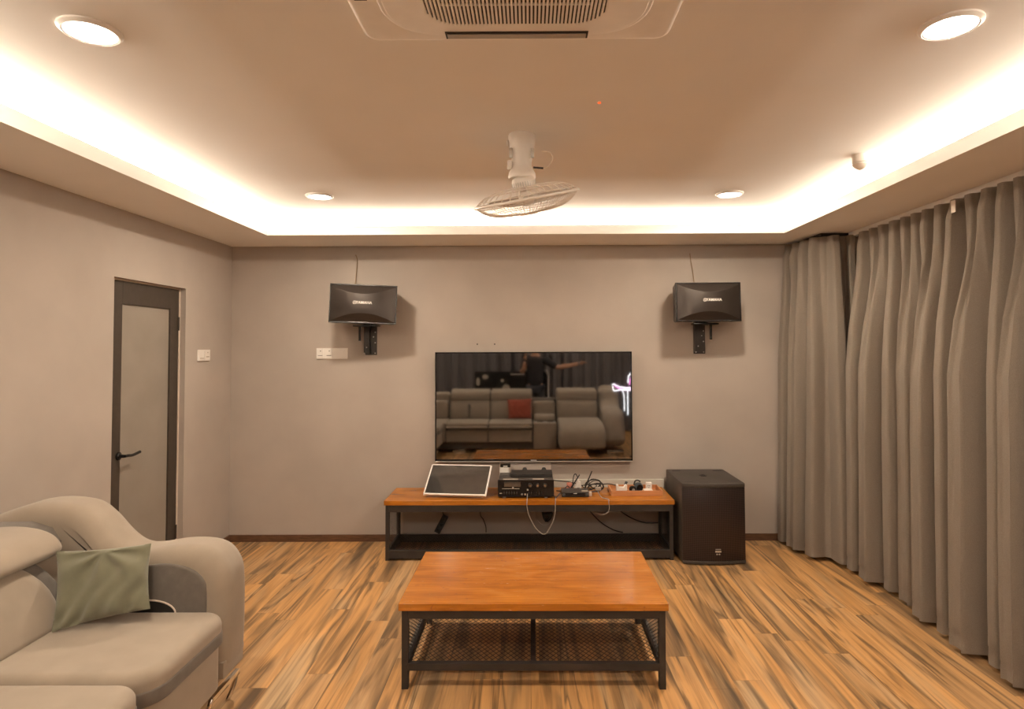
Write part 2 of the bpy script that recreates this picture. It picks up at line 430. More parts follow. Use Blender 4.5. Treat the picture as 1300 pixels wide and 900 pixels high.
# upper ceiling and the dropped soffit ring with its upstanding lip
bm = BM(); box(bm, XL, XR, YR, YB, ZC, ZC+.08); struct('ceiling', bm, SOFFIT)
bm = BM()
T = ZS+.035
def ring(bm, x0, x1, y0, y1, ox0, ox1, oy0, oy1, z0, z1):
    inn = [(x0, y0), (x1, y0), (x1, y1), (x0, y1)]; out = [(ox0, oy0), (ox1, oy0), (ox1, oy1), (ox0, oy1)]
    V = [[bm.verts.new((p[0], p[1], z)) for p in L_] for L_ in (inn, out) for z in (z0, z1)]
    a, b, c, d = V
    for k in range(4):
        j = (k+1) % 4
        bm.faces.new((a[k], a[j], b[j], b[k])); bm.faces.new((c[k], c[j], d[j], d[k]))
        bm.faces.new((a[k], a[j], c[j], c[k])); bm.faces.new((b[k], b[j], d[j], d[k]))
def rect_off(o): return [(CX0-o, CY0-o), (CX1+o, CY0-o), (CX1+o, CY1+o), (CX0-o, CY1+o)]
OUT = [(XL, YR), (XR, YR), (XR, YB), (XL, YB)]
loops = [(rect_off(0), ZS), (rect_off(0), ZL), (rect_off(.014), ZL), (rect_off(.014), T), (OUT, T), (OUT, ZS)]
LV = [[bm.verts.new((p[0], p[1], z)) for p in L_] for L_, z in loops]
for i in range(6):
    A_, B_ = LV[i], LV[(i+1) % 6]
    for k in range(4): bm.faces.new((A_[k], A_[(k+1) % 4], B_[(k+1) % 4], B_[k]))
struct('trim_1', bm, SOFFIT)
# outer side of the light cove
bm = BM(); ring(bm, CX0-.34, CX1+.34, CY0-.34, CY1+.34, CX0-.36, CX1+.36, CY0-.36, CY1+.36, T, ZC); struct('trim_2', bm, SOFFIT)
# skirting boards
bm = BM(); box(bm, XL, 2.36, YB-.014, YB, 0, .058, .002); struct('baseboard_front', bm, BASEB)
bm = BM(); box(bm, XL, XL+.014, DY1+.0, YB-.014, 0, .058, .002); box(bm, XL, XL+.014, YR, DY0, 0, .058, .002); struct('baseboard_left', bm, BASEB)

# LED tape lying in the cove
t = thing('led_strip', 'warm white LED tape glowing inside the ceiling cove', 'light', (CX0-.1, CY1+.1, T))
for (a, b, c, d) in ((CX0-.275, CX0-.245, CY0, CY1), (CX1+.245, CX1+.275, CY0, CY1), (CX0, CX1, CY1+.245, CY1+.275), (CX0, CX1, CY0-.275, CY0-.245)):
    bm = BM(); box(bm, a, b, c, d, T, T+.012); link('tape', bm, STRIPM, t)

# ------------------------------------------------------------------ door
d = thing('door_1', 'dark framed door with grey frosted panel in the left wall', 'door', (XL-.07, DY0, 0)); d['kind'] = 'structure'
del d['category']; del d['label']
XF = XL-.044; XK = XF-.04
bm = BM()
for (a, b, c, e) in ((DY0+.004, 3.935, .006, DZ-.012), (4.463, 4.612-.045, .006, DZ-.012)): box(bm, XK, XF, a, b, c, e, .002)
box(bm, XK, XF, 3.935, 4.463, 1.935, DZ-.012, .002); box(bm, XK, XF, 3.935, 4.463, .006, .16, .002)
leaf = link('door_frame', bm, DOORF, d)
bm = BM(); box(bm, XK+.012, XF-.012, 3.93, 4.468, .15, 1.94); link('door_panel', bm, FROST, d)
bm = BM(); box(bm, XL-.10, XF+.004, 4.568, DY1, 0, DZ-.002); box(bm, XL-.10, XF-.002, DY0, DY1, DZ-.010, DZ)
link('door_jamb', bm, JAMB, d)
bm = BM(); box(bm, XL-.14, XL-.11, DY0, DY1, 0, DZ); link('door_backing', bm, DOORF, d)
bm = BM(); hz = .965; hy = 3.915
lathe(bm, [(.0, 0), (.026, .001), (.026, .008), (.012, .012), (.010, .045)], Matrix.Translation((XF, hy, hz)) @ Matrix.Rotation(PI/2, 4, 'Y'), 20)
tube(bm, spline([(XF+.045, hy, hz), (XF+.050, hy+.02, hz), (XF+.050, hy+.07, hz-.004), (XF+.048, hy+.145, hz+.004)], 5), .0095, 10)
link('door_handle', bm, BLACKG, d, True)
for hzz in (1.78, .25):
    bm = BM(); tube(bm, [(XF+.004, 4.563, hzz), (XF+.004, 4.563, hzz+.1)], .007, 10); link('hinge', bm, DOORF, d, True)

# ------------------------------------------------------------------ ceiling lamps and fittings
def downlight(x, y, label):
    t = thing('downlight', label, 'ceiling light', (x, y, ZC), 'recessed round downlights')
    Mx = Matrix.Translation((x, y, 0))
    bm = BM(); lathe(bm, [(.0745, ZC-.002), (.0745, ZC-.012), (.080, ZC-.014), (.0915, ZC-.006), (.092, ZC), (.0745, ZC)], Mx, 40, False)
    link('trim_ring', bm, WHITE, t, True)
    bm = BM(); lathe(bm, [(0, ZC-.010), (.0745, ZC-.010), (.0745, ZC-.003), (0, ZC-.003)], Mx, 40, False)
    link('diffuser', bm, GLOW, t)
for (x, y), lb in zip(DOWN, ('lit round ceiling downlight at the top left, left of the air conditioner', 'lit round ceiling downlight at the top right, right of the air conditioner',
                             'lit round downlight in the ceiling above the left wall speaker', 'lit round downlight in the ceiling above the right wall speaker',
                             'lit round downlight in the ceiling behind the camera, left', 'lit round downlight in the ceiling behind the camera, right')):
    downlight(x, y, lb)
# detector
t = thing('ceiling_detector', 'small white cone-tipped detector on the ceiling beside the right cove', 'detector', (1.80, 3.311, ZC))
Mx = Matrix.Translation((1.80, 3.311, ZC))
bm = BM(); lathe(bm, [(0, 0), (.043, 0), (.043, -.040), (.040, -.043), (0, -.043)], Mx, 28); link('base', bm, WHITE_T, t, True)
bm = BM(); lathe(bm, [(0, -.043), (.036, -.044), (.041, -.052), (.030, -.066), (.012, -.080), (0, -.083)], Matrix.Translation((1.797, 3.311, ZC)), 28); link('lens', bm, WHITE_T, t, True)
bm = BM(); lathe(bm, [(0, 0), (.0065, 0), (.0065, -.004), (0, -.006)], Matrix.Translation((.299, 2.571, ZC)), 14)
tag(link('indicator_lamp', bm, REDLED, smooth=True), 'tiny red indicator light on the ceiling right of the fan', 'indicator light')

# ------------------------------------------------------------------ cassette air conditioner
ax, ay, hw = -.037, 1.4925, .4925
t = thing('air_conditioner', 'white ceiling cassette air conditioner at the top of the picture', 'air conditioner', (ax, ay, ZC))
bm = BM()
puff(bm, rrect(ax-hw, ax+hw, ay-hw, ay+hw, .05), ZC-.032, ZC, .018, 0, 'z', 4)
link('panel', bm, ACW, t, True, 50)
bm = BM()
puff(bm, rrect(ax-.40, ax+.40, ay-.44, ay+.44, .16, 10), ZC-.040, ZC-.030, .007, 0, 'z', 3)
puff(bm, rrect(ax-.385, ax+.385, ay-.425, ay+.425, .15, 10), ZC-.044, ZC-.038, .004, 0, 'z', 3)
link('raised_frame', bm, ACW, t, True, 50)
bm = BM(); GX, GY = .27, .355
ringp = rrect(ax-GX, ax+GX, ay-GY, ay+GY, .10, 8)
puff(bm, ringp, ZC-.0475, ZC-.0435, .002, 0, 'z', 2)
gr = link('intake_recess', bm, BLACKP, t)
bm = BM(); k = -GX+.006
while k < GX:
    yy = GY-.004 if abs(k) < GX-.10 else GY-.10+math.sqrt(max(0, .10**2-(abs(k)-(GX-.10))**2))-.004
    box(bm, ax+k-.0032, ax+k+.0032, ay-yy, ay+yy, ZC-.056, ZC-.047); k += .0115
for q in range(-2, 3): box(bm, ax-GX+.05, ax+GX-.05, ay+q*.12-.002, ay+q*.12+.002, ZC-.054, ZC-.048)
link('intake_grille', bm, ACW, t)
for (cx, cy, lx, ly) in ((ax, ay+.425, .225, .020), (ax, ay-.425, .225, .020), (ax-.44, ay, .018, .225), (ax+.44, ay, .018, .225)):
    bm = BM(); box(bm, cx-lx, cx+lx, cy-ly, cy+ly, ZC-.0465, ZC-.040)
    s = link('outlet_slot', bm, STEEL, t)
    bm = BM(); box(bm, cx-lx+.006, cx+lx-.006, cy-ly*.6, cy+ly*.72, ZC-.0505, ZC-.0463, .002); sub(s, 'louver', bm, SILVER)

# ------------------------------------------------------------------ ceiling fan
fx, fy = -.034, 2.972
t = thing('ceiling_fan', 'white caged orbit fan hanging tilted from the middle of the ceiling', 'ceiling fan', (fx, fy, ZC))
Mx = Matrix.Translation((fx, fy, ZC))
bm = BM(); lathe(bm, [(0, 0), (.066, 0), (.067, -.012), (.063, -.05), (.054, -.10), (.047, -.135), (.047, -.150), (.052, -.165), (.064, -.185), (.068, -.205), (.064, -.216), (.05, -.218), (0, -.218)], Mx, 36)
link('mount', bm, WHITE_T, t, True)
for sx in (-1, 1):
    bm = BM(); box(bm, fx+sx*.052-.008, fx+sx*.052+.008, fy-.050, fy-.035, ZC-.125, ZC-.075, .004); link('side_slot', bm, SILVER, t, True)
bm = BM(); box(bm, fx-.074, fx-.062, fy-.02, fy+.01, ZC-.06, ZC-.03, .003); link('clip', bm, WHITE_T, t, True)
bm = BM(); box(bm, fx-.07, fx-.048, fy-.03, fy-.01, ZC-.175, ZC-.13, .004); link('clip', bm, WHITE_T, t, True)
bm = BM(); tube(bm, [(fx+.055, fy, ZC-.158), (fx+.104, fy, ZC-.162)], .005, 10); link('pull_switch', bm, STEEL, t, True)
bm = BM(); tube(bm, spline([(fx+.098, fy, ZC-.163), (fx+.135, fy, ZC-.145), (fx+.150, fy, ZC-.110), (fx+.132, fy, ZC-.082), (fx+.10, fy, ZC-.080)], 6), .0022, 6); link('pull_cord', bm, WHITE_T, t, True)
# motor, leaning
ctr = Vector((-.012, 2.972, 2.368))
rotm = Matrix.Rotation(math.radians(-10.7), 4, 'Y') @ Matrix.Rotation(math.radians(14), 4, 'X')
MF = Matrix.Translation(ctr) @ rotm
bm = BM(); lathe(bm, [(0, .112), (.030, .110), (.052, .100), (.058, .085), (.057, .060), (.048, .042), (.030, .036), (0, .036)], MF @ Matrix.Translation((0.0, 0, .0)), 36)
mo = link('motor', bm, WHITE_T, t, True)
bm = BM()
for k in range(30):
    a = 2*PI*k/30; box(bm, .050, .0585, -.0017, .0017, .056, .082, M=MF @ Matrix.Rotation(a, 4, 'Z'))
mv = link('motor_vent', bm, SILVER, t)
bm = BM(); lathe(bm, [(0, .036), (.022, .036), (.026, .020), (.034, .012), (.036, -.018), (.028, -.030), (0, -.034)], MF, 28); link('hub', bm, WHITE_T, t, True)
R_ = .254
def dome(r, top, h, flat=.25):
    u = r/R_
    return top*h*(1-u**4.6)
bm = BM(); N = 40
def cage(bm, sgn, h, nsp, rin, rings, rw):
    for k in range(nsp):
        a = 2*PI*k/nsp
        pts = []
        for q in range(13):
            r = rin+(R_-rin)*(q/12)**.6
            pts.append(MF @ Vector((r*math.cos(a), r*math.sin(a), dome(r, sgn, h))))
        tube(bm, pts, rw, 4, cap=False)
    for r in rings:
        tube(bm, [MF @ Vector((r*math.cos(2*PI*q/48), r*math.sin(2*PI*q/48), dome(r, sgn, h))) for q in range(48)], rw*1.2, 4, closed=True)
cage(bm, 1, .058, 36, .05, (.05, .12, .19, .235), .0019); link('rear_guard', bm, WHITE_T, t, True)
bm = BM(); cage(bm, -1, .070, 84, .045, (.045, .10, .16, .21, .24), .0014); link('front_guard', bm, WHITE_T, t, True)
bm = BM(); tube(bm, [MF @ Vector((R_*math.cos(2*PI*q/64), R_*math.sin(2*PI*q/64), 0)) for q in range(64)], .0075, 8, closed=True); link('guard_rim', bm, WHITE_T, t, True)
bm = BM(); lathe(bm, [(0, -.078), (.044, -.077), (.046, -.070), (0, -.066)], MF, 28); link('guard_badge', bm, WHITE_T, t, True)
for k in range(3):
    bm = BM(); rows = []
    for i in range(10):
        u = i/9; r = .030+.195*u; wd = (.30+.62*math.sin(PI*min(1, u*.78+.12)))*.62
        row = []
        for j in range(9):
            s_ = j/8-.5; a = 2*PI*k/3+s_*wd*1.7+.35*u
            row.append((r*(1-.10*(2*s_)**2*u)*math.cos(a), r*(1-.10*(2*s_)**2*u)*math.sin(a), -.004+s_*.048*(1-.35*u)))
        rows.append(row)
    for dz in (0, .0022):
        vs = [[bm.verts.new(MF @ Vector((p[0], p[1], p[2]+dz))) for p in row] for row in rows]
        for i in range(9):
            for j in range(8): bm.faces.new((vs[i][j], vs[i+1][j], vs[i+1][j+1], vs[i][j+1]))
    link('blade', bm, BLADE, t, True)

# ------------------------------------------------------------------ curtains
def curtain(name, label, path, m, ztop=2.488, zbot=.03, amp=.055, bpitch=.23, seed=1, flare=0.0, hook=.117, group=None, pinch=True, res=.0055):
    """cloth hanging from a path seen from above; left-hand normal of the path faces the room"""
    P = [Vector(p) for p in path]
    seg = [(P[i+1]-P[i]).length for i in range(len(P)-1)]; Lt = sum(seg)
    def at(s):
        s = max(0, min(Lt-1e-6, s)); k = 0
        while s > seg[k]: s -= seg[k]; k += 1
        tdir = (P[k+1]-P[k]).normalized(); return P[k]+tdir*s
    def smooth_at(s, w):
        q = Vector((0, 0)); 
        for k in range(-3, 4): q += at(s+k*w/3)
        return q/7
    rnd = random.Random(seed)
    nb = max(2, round(Lt/bpitch)); cuts = [0]
    for k in range(nb): cuts.append(cuts[-1]+rnd.uniform(.65, 1.35))
    cuts = [c*Lt/cuts[-1] for c in cuts]; am = [rnd.uniform(.7, 1.25) for _ in range(nb+1)]
    nh = max(2, round(Lt/hook)); pc = [0]
    for k in range(nh): pc.append(pc[-1]+rnd.uniform(.82, 1.18))
    pc = [c*Lt/pc[-1] for c in pc]
    grp = [0]
    while grp[-1] < nh: grp.append(min(nh, grp[-1]+rnd.choice((1, 1, 2, 2, 2))))
    gc = [pc[g] for g in grp]; ga = [rnd.uniform(.75, 1.25) for _ in gc]; pa = [rnd.uniform(.7, 1.3) for _ in pc]
    def cell(s, cuts):
        k = 0
        while k < len(cuts)-2 and s > cuts[k+1]: k += 1
        return k, min(1, max(0, (s-cuts[k])/(cuts[k+1]-cuts[k])))
    def ridge(u, e=.6):
        c = math.cos(2*PI*(u-.5)); k = min(1, max(0, (c+.60)/1.15)); k = k*k*(3-2*k)
        return k*(.90+.10*math.sin(PI*u))
    nS = int(Lt/res); zs = [ztop, ztop-.03, ztop-.06, ztop-.085, ztop-.10, ztop-.12, ztop-.16, ztop-.22, ztop-.32, ztop-.48, ztop-.7, ztop-1.0, ztop-1.4, ztop-1.8, ztop-2.1, .16, .115, .108, .07, zbot]
    bm = BM(); grid = []
    for i in range(nS+1):
        s = Lt*i/nS; col = []
        kp, up_ = cell(s, pc); kg, ug = cell(s, gc)
        for z in zs:
            pz = ztop-z
            t_ = min(1, max(0, (pz-.10)/.9)); t_ = t_*t_*(3-2*t_)
            hd = max(0, min(1, pz/2.4))
            saw = ridge(up_)
            head = .058*saw
            mid_ = .070*pa[kp]*ridge(up_, .42)
            low = amp*ga[kg]*ridge(ug, .36)*(1+.25*hd)+.022*ridge(up_, .7)*pa[kp]
            b1 = min(1, pz/.13); b1 = b1*b1*(3-2*b1)
            o_ = .010+head*(1-b1)+b1*(mid_*(1-t_)+low*t_)+flare*hd*hd
            o_ += .010*noise.noise(Vector((s*6, z*1.1, seed*3.1)))*t_
            w_ = .015+.03*t_
            q = smooth_at(s, w_); ta = (smooth_at(s+.01, w_)-smooth_at(s-.01, w_)).normalized(); nn = Vector((-ta.y, ta.x))
            sway = .028*t_*math.sin(PI*(ug-.5))*(1-2*abs(ug-.5))+.012*noise.noise(Vector((kg*3.3, z*.8, seed)))*t_
            q = q+nn*o_+ta*sway
            zz = z
            if z < .07: zz = z+.014*noise.noise(Vector((s*2.2, 0, seed)))
            if .105 < z < .11: q = q-nn*.004
            col.append(bm.verts.new((q.x, q.y, zz)))
        grid.append(col)
    for i in range(nS):
        for j in range(len(zs)-1): bm.faces.new((grid[i][j], grid[i][j+1], grid[i+1][j+1], grid[i+1][j]))
    bmesh.ops.solidify(bm, geom=bm.faces[:], thickness=.003)
    me = link(name, bm, m, smooth=True, angle=80)
    return tag(me, label, 'curtain', group)
CUR = 'grey-brown curtains along the right wall'
def run(path, label, seed, amp, bp, flare, hook=.117, ztop=2.488, name='curtain', m=CURT, group=CUR):
    return curtain(name, label, path, m, ztop, .03, amp, bp, seed, flare, hook, group)
# walking towards the back wall along x=2.5 the room is on the left (-x)
run([(2.535, 4.745), (2.285, 4.775), (2.262, 4.95), (2.238, 5.262)], 'grey-brown pleated curtain panel wrapping the corner column next to the TV wall', 3, .085, .21, .03, .13, 2.497)
run([(2.507, 3.60), (2.507, 4.585)], 'grey-brown pleated curtain panel hanging between the corner column and the white tag', 11, .130, .24, .0)
run([(2.507, .6), (2.507, 3.585)], 'long grey-brown pleated curtain panel at the right edge of the picture', 23, .140, .27, .0)
# curtain rail, then a black strip standing in for the shaded curtain pocket
t = thing('curtain_rail', 'taupe ceiling rail carrying the right-hand curtains', 'curtain rail', (2.52, 3, ZS))
bm = BM(); box(bm, 2.478, 2.535, -1.6, 4.758, 2.490, ZS, .002); link('rail', bm, SOFFIT, t)
t = thing('pocket_shade', 'short black strip standing in for the shaded gap around the corner column under the soffit', 'curtain rail', (2.3, 4.8, ZS))
bm = BM(); box(bm, 2.292, 2.535, 4.772, 4.80, 2.502, ZS, .001); box(bm, 2.268, 2.296, 4.772, 5.27, 2.502, ZS, .001); link('shade_strip', bm, BLACKP, t)
bm = BM(); box(bm, 2.404, 2.407, 3.455, 3.490, 2.400, 2.468)
tag(link('care_tag', bm, PAPER), 'small white tag hanging at the top of the curtains', 'tag')

# ------------------------------------------------------------------ television
TX0, TX1, TZ0, TZ1, TY = -.8036, .8665, .6801, 1.6065, 5.229
t = thing('television', 'large wall-mounted flat TV, switched off, reflecting the sofa', 'television', ((TX0+TX1)/2, TY+.05, TZ0))
bm = BM(); box(bm, TX0, TX1, TY+.004, TY+.036, TZ0, TZ1, .003); link('body', bm, BLACKP, t)
bm = BM(); b_ = .011
box(bm, TX0, TX1, TY-.002, TY+.006, TZ1-b_, TZ1); box(bm, TX0, TX0+b_, TY-.002, TY+.006, TZ0, TZ1); box(bm, TX1-b_, TX1, TY-.002, TY+.006, TZ0, TZ1); box(bm, TX0, TX1, TY-.002, TY+.006, TZ0+.004, TZ0+.022)
link('bezel', bm, BLACKG, t)
bm = BM(); box(bm, TX0, TX1, TY-.003, TY+.030, TZ0-.003, TZ0+.005, .001); link('lower_trim', bm, SILVER, t)
bm = BM(); box(bm, TX0+b_, TX1-b_, TY, TY+.004, TZ0+.02, TZ1-b_); link('screen', bm, SCREEN, t)
bm = BM(); box(bm, .005, .055, TY-.004, TY-.001, TZ0+.006, TZ0+.016, .001); link('badge', bm, SILVER, t)
bm = BM(); box(bm, -.45, .5, TY+.036, YB-.001, .95, 1.4, .004); link('wall_bracket', bm, STEEL, t)

# ------------------------------------------------------------------ karaoke speakers
def speaker_front(W, H, D0):
    def f(u, v): pass
    bm = BM(); NU, rows = 28, []
    vs = []
    def arc(u): return .5-.24*(1-u*u)      # half height of the middle field (in H)
    for i in range(NU+1):
        u = -1+2*i/NU; a = arc(u); col = []
        dep = D0*(1-u*u)
        for v in ([-.5, -.5+(.5-a)*.5, -a]+[-a+2*a*q/10 for q in range(1, 10)]+[a, a+(.5-a)*.5, .5]):
            if abs(v) <= a+1e-9: dd = dep*(1-.10*(v/a)**2) if a > 0 else 0
            else: dd = dep*.90*(1-(abs(v)-a)/(.5-a+1e-9))
            col.append(bm.verts.new((u*W/2, -dd, v*H)))
        vs.append(col)
    for i in range(NU):
        for j in range(len(vs[0])-1): bm.faces.new((vs[i][j], vs[i+1][j], vs[i+1][j+1], vs[i][j+1]))
    bmesh.ops.remove_doubles(bm, verts=bm.verts[:], dist=1e-5)
    return bm
def wall_speaker(label, cx, cz, yaw, roll, side, y0=4.985):
    W, H, D = .535, .318, .215
    MS = Matrix.Translation((cx, y0, cz)) @ Matrix.Rotation(yaw, 4, 'Z') @ Matrix.Rotation(roll, 4, 'Y') @ Matrix.Rotation(math.radians(-1.5), 4, 'X')
    t = thing('wall_speaker', label, 'speaker', (cx, y0+.1, cz-H/2), 'karaoke speakers on wall brackets')
    bm = BM(); V = []
    for (y, k) in ((0.012, 1), (D, .86)):
        V.append([bm.verts.new((sx*W/2*k, y, sz*H/2*(1 if k == 1 else .94))) for sx, sz in ((-1, -1), (1, -1), (1, 1), (-1, 1))])
    bm.faces.new(V[0]); bm.faces.new(V[1][::-1])
    for q in range(4): bm.faces.new((V[0][q], V[0][(q+1) % 4], V[1][(q+1) % 4], V[1][q]))
    bmesh.ops.bevel(bm, geom=bm.edges[:], offset=.006, segments=2, affect='EDGES')
    link('cabinet', bm, SUBBODY, t, xform=MS)
    bm = BM()
    for (a, b, c, e) in ((-W/2, W/2, H/2-.010, H/2), (-W/2, W/2, -H/2, -H/2+.012), (-W/2, -W/2+.009, -H/2, H/2), (W/2-.009, W/2, -H/2, H/2)):
        box(bm, a, b, -.004, .016, c, e, .002)
    link('front_rim', bm, BLACKG, t, xform=MS)
    g = link('grille', speaker_front(W-.012, H-.018, .050), GRILLE, t, True, 25, xform=MS)
    # maker's name with the round tuning-fork emblem
    lx = -.005 if side < 0 else .010
    lz = .006 if side < 0 else .012
    ML = MS @ Matrix.Translation((lx+.018, -.0535, lz)) @ Matrix.Rotation(PI/2, 4, 'X')
    me = text_mesh('name_badge', 'YAMAHA', .031, LETTER, ML)
    o = bpy.data.objects.new('name_badge', me); C.objects.link(o); o.parent = t; o.matrix_parent_inverse = TH[t.name]['inv']
    bm = BM(); ME = MS @ Matrix.Translation((lx-.056, -.0535, lz)) @ Matrix.Rotation(PI/2, 4, 'X')
    tube(bm, [ME @ Vector((.0125*math.cos(2*PI*q/28), .0125*math.sin(2*PI*q/28), 0)) for q in range(28)], .0014, 5, closed=True)
    for k in range(3):
        Mk = ME @ Matrix.Rotation(2*PI*k/3+PI/2, 4, 'Z')
        tube(bm, [Mk @ Vector(p) for p in ((-.002, 0, 0), (.005, 0, 0))], .0011, 4)
        for s_ in (-1, 1): tube(bm, [Mk @ Vector(p) for p in ((.004, s_*.002, 0), (.011, s_*.002, 0))], .0010, 4)
    link('emblem', bm, LETTER, t)
    # wall bracket
    s = side
    bx = -1.3625 if s < 0 else 1.4565
    br = thing('speaker_bracket', 'black steel wall bracket holding the %s wall speaker' % ('left' if s < 0 else 'right'), 'bracket', (bx, YB, 1.58), 'speaker brackets')
    bm = BM(); box(bm, bx-.050, bx+.050, YB-.006, YB, 1.585, cz-H/2+.06, .001)
    pl = link('wall_plate', bm, STEEL, br)
    bm = BM()
    for sx in (-.047, -.006): box(bm, bx+sx-.003, bx+sx+.003, YB-.055, YB-.006, 1.60, cz-H/2+.03)
    box(bm, bx-.048, bx-.004, YB-.058, YB-.052, 1.60, cz-H/2+.02)
    link('channel', bm, STEEL, br)
    bm = BM(); tube(bm, [(bx-s*-.0-.0+(-s)*-.075, 5.20, cz-H/2-.006), (bx-s*-.075, 5.20, 1.705)], .011, 12); link('hinge_post', bm, BLACKG, br, True)
    bm = BM(); tube(bm, spline([(bx, YB-.05, cz-H/2+.005), (bx+s*.05, 5.20, cz-H/2-.012), (cx, 5.10, cz-H/2-.014)], 5), .012, 10); box(bm, cx-.10, cx+.10, 5.04, 5.16, cz-H/2-.022, cz-H/2-.008, .002); link('arm', bm, BLACKG, br, True)
    for (sx, zz) in ((.035, 1.60), (.035, 1.69), (.035, 1.78), (.02, 1.74), (-.025, 1.65), (-.045, 1.60)):
        bm = BM(); yy = YB-.007 if sx > 0 else YB-.059
        lathe(bm, [(0, .004), (.005, .003), (.006, 0)], Matrix.Translation((bx+sx, yy, zz)) @ Matrix.Rotation(PI/2, 4, 'X'), 12); link('screw', bm, SILVER, br, True)
    return t
wall_speaker('black wall speaker high on the wall at the left of the TV', -1.352, 2.003, math.radians(7), math.radians(2.0), -1)
wall_speaker('black wall speaker high on the wall at the right of the TV', 1.452, 2.008, math.radians(2.5), math.radians(-.3), 1)
bm = BM(); tube(bm, spline([(-1.50, YB-.004, 2.45), (-1.485, YB-.006, 2.40), (-1.488, YB-.02, 2.30), (-1.495, 5.24, 2.16), (-1.50, 5.19, 2.12)], 6), .0035, 6)
tag(link('speaker_cable', bm, WIRE, smooth=True), 'thin brown cable running up the wall from the left wall speaker', 'cable')
bm = BM(); tube(bm, spline([(1.385, YB-.004, 2.45), (1.392, YB-.006, 2.38), (1.405, YB-.02, 2.28), (1.405, 5.23, 2.17), (1.40, 5.18, 2.12)], 6), .0035, 6)
tag(link('speaker_cable', bm, WIRE, smooth=True), 'thin brown cable running up the wall from the right wall speaker', 'cable')

# ------------------------------------------------------------------ switches and sockets
t = thing('wall_switch', 'square white wall switch beside the door', 'switch', (XL, 4.83, 1.55))
bm = BM(); box(bm, XL, XL+.009, 4.746, 4.926, 1.548, 1.637, .002); link('plate', bm, WHITE, t)
for q in range(2):
    bm = BM(); box(bm, XL+.008, XL+.012, 4.756+q*.083, 4.832+q*.083, 1.558, 1.627, .0015); link('rocker', bm, WHITE, t)
for q in ((4.768, 4.822, 1.566, 1.573), (4.862, 4.905, 1.577, 1.584), (4.878, 4.888, 1.610, 1.618)):
    bm = BM(); box(bm, XL+.0115, XL+.013, *q); link('marking', bm, LABEL, t)
t = thing('double_switch', 'white switch plate with two rockers on the TV wall below the left speaker', 'switch', (-1.77, YB, 1.55))
bm = BM(); box(bm, -1.832, -1.700, YB-.010, YB, 1.552, 1.645, .002); link('plate', bm, WHITE, t)
for q in range(2):
    bm = BM(); box(bm, -1.827+q*.066, -1.771+q*.066, YB-.014, YB-.009, 1.559, 1.638, .0015); link('rocker', bm, WHITE, t)
for q in range(2):
    for (a, b, c, e) in ((-1.818, -1.778, 1.580, 1.584), (-1.800, -1.790, 1.617, 1.624)):
        bm = BM(); box(bm, a+q*.075, b+q*.075, YB-.0155, YB-.013, c, e); link('marking', bm, STEEL, t)
bm = BM(); box(bm, -1.698, -1.565, YB-.009, YB, 1.552, 1.645, .002); box(bm, -1.660, -1.575, YB-.012, YB-.008, 1.560, 1.637, .0015)
tag(link('blank_plate', bm, WHITE), 'blank white wall plate directly right of the two-rocker switch', 'wall plate')
for k, xx in enumerate((-.45, -.301)):
    bm = BM(); lathe(bm, [(0, .003), (.006, .002), (.0065, 0)], Matrix.Translation((xx, YB, 1.674)) @ Matrix.Rotation(PI/2, 4, 'X'), 10)
    tag(link('wall_plug', bm, STEEL), ('left' if k == 0 else 'right')+' one of two tiny dark screw plugs in the wall above the TV', 'screw plug')

# ------------------------------------------------------------------ expanded-metal lattice
def lattice(bm, A, U, V, lu, lv, pu=.036, pv=.018, w=.0022, th=.0015):
    """diamond lattice in the plane A + a*U + b*V, clipped to lu x lv"""
    A, U, V = Vector(A), Vector(U).normalized(), Vector(V).normalized(); Nn = U.cross(V)
    sl = pv/pu
    for sg in (1, -1):
        c = -lv/sl if sg > 0 else 0; end = lu if sg > 0 else lu+lv/sl
        while c < end:
            # line b = sg*sl*(a-c)
            pts = []
            a0, a1 = (c, c+lv/sl) if sg > 0 else (c-lv/sl, c)
            a0, a1 = max(0, a0), min(lu, a1)
            if a1-a0 > .002:
                b0, b1 = sg*sl*(a0-c), sg*sl*(a1-c)
                p, q = A+U*a0+V*b0, A+U*a1+V*b1
                d_ = (q-p).normalized(); s_ = d_.cross(Nn)*w/2; h_ = Nn*th/2
                vs = [bm.verts.new(x) for x in (p-s_-h_, p+s_-h_, p+s_+h_, p-s_+h_, q-s_-h_, q+s_-h_, q+s_+h_, q-s_+h_)]
                for f in ((0, 1, 5, 4), (1, 2, 6, 5), (2, 3, 7, 6), (3, 0, 4, 7)): bm.faces.new([vs[i] for i in f])
            c += pu
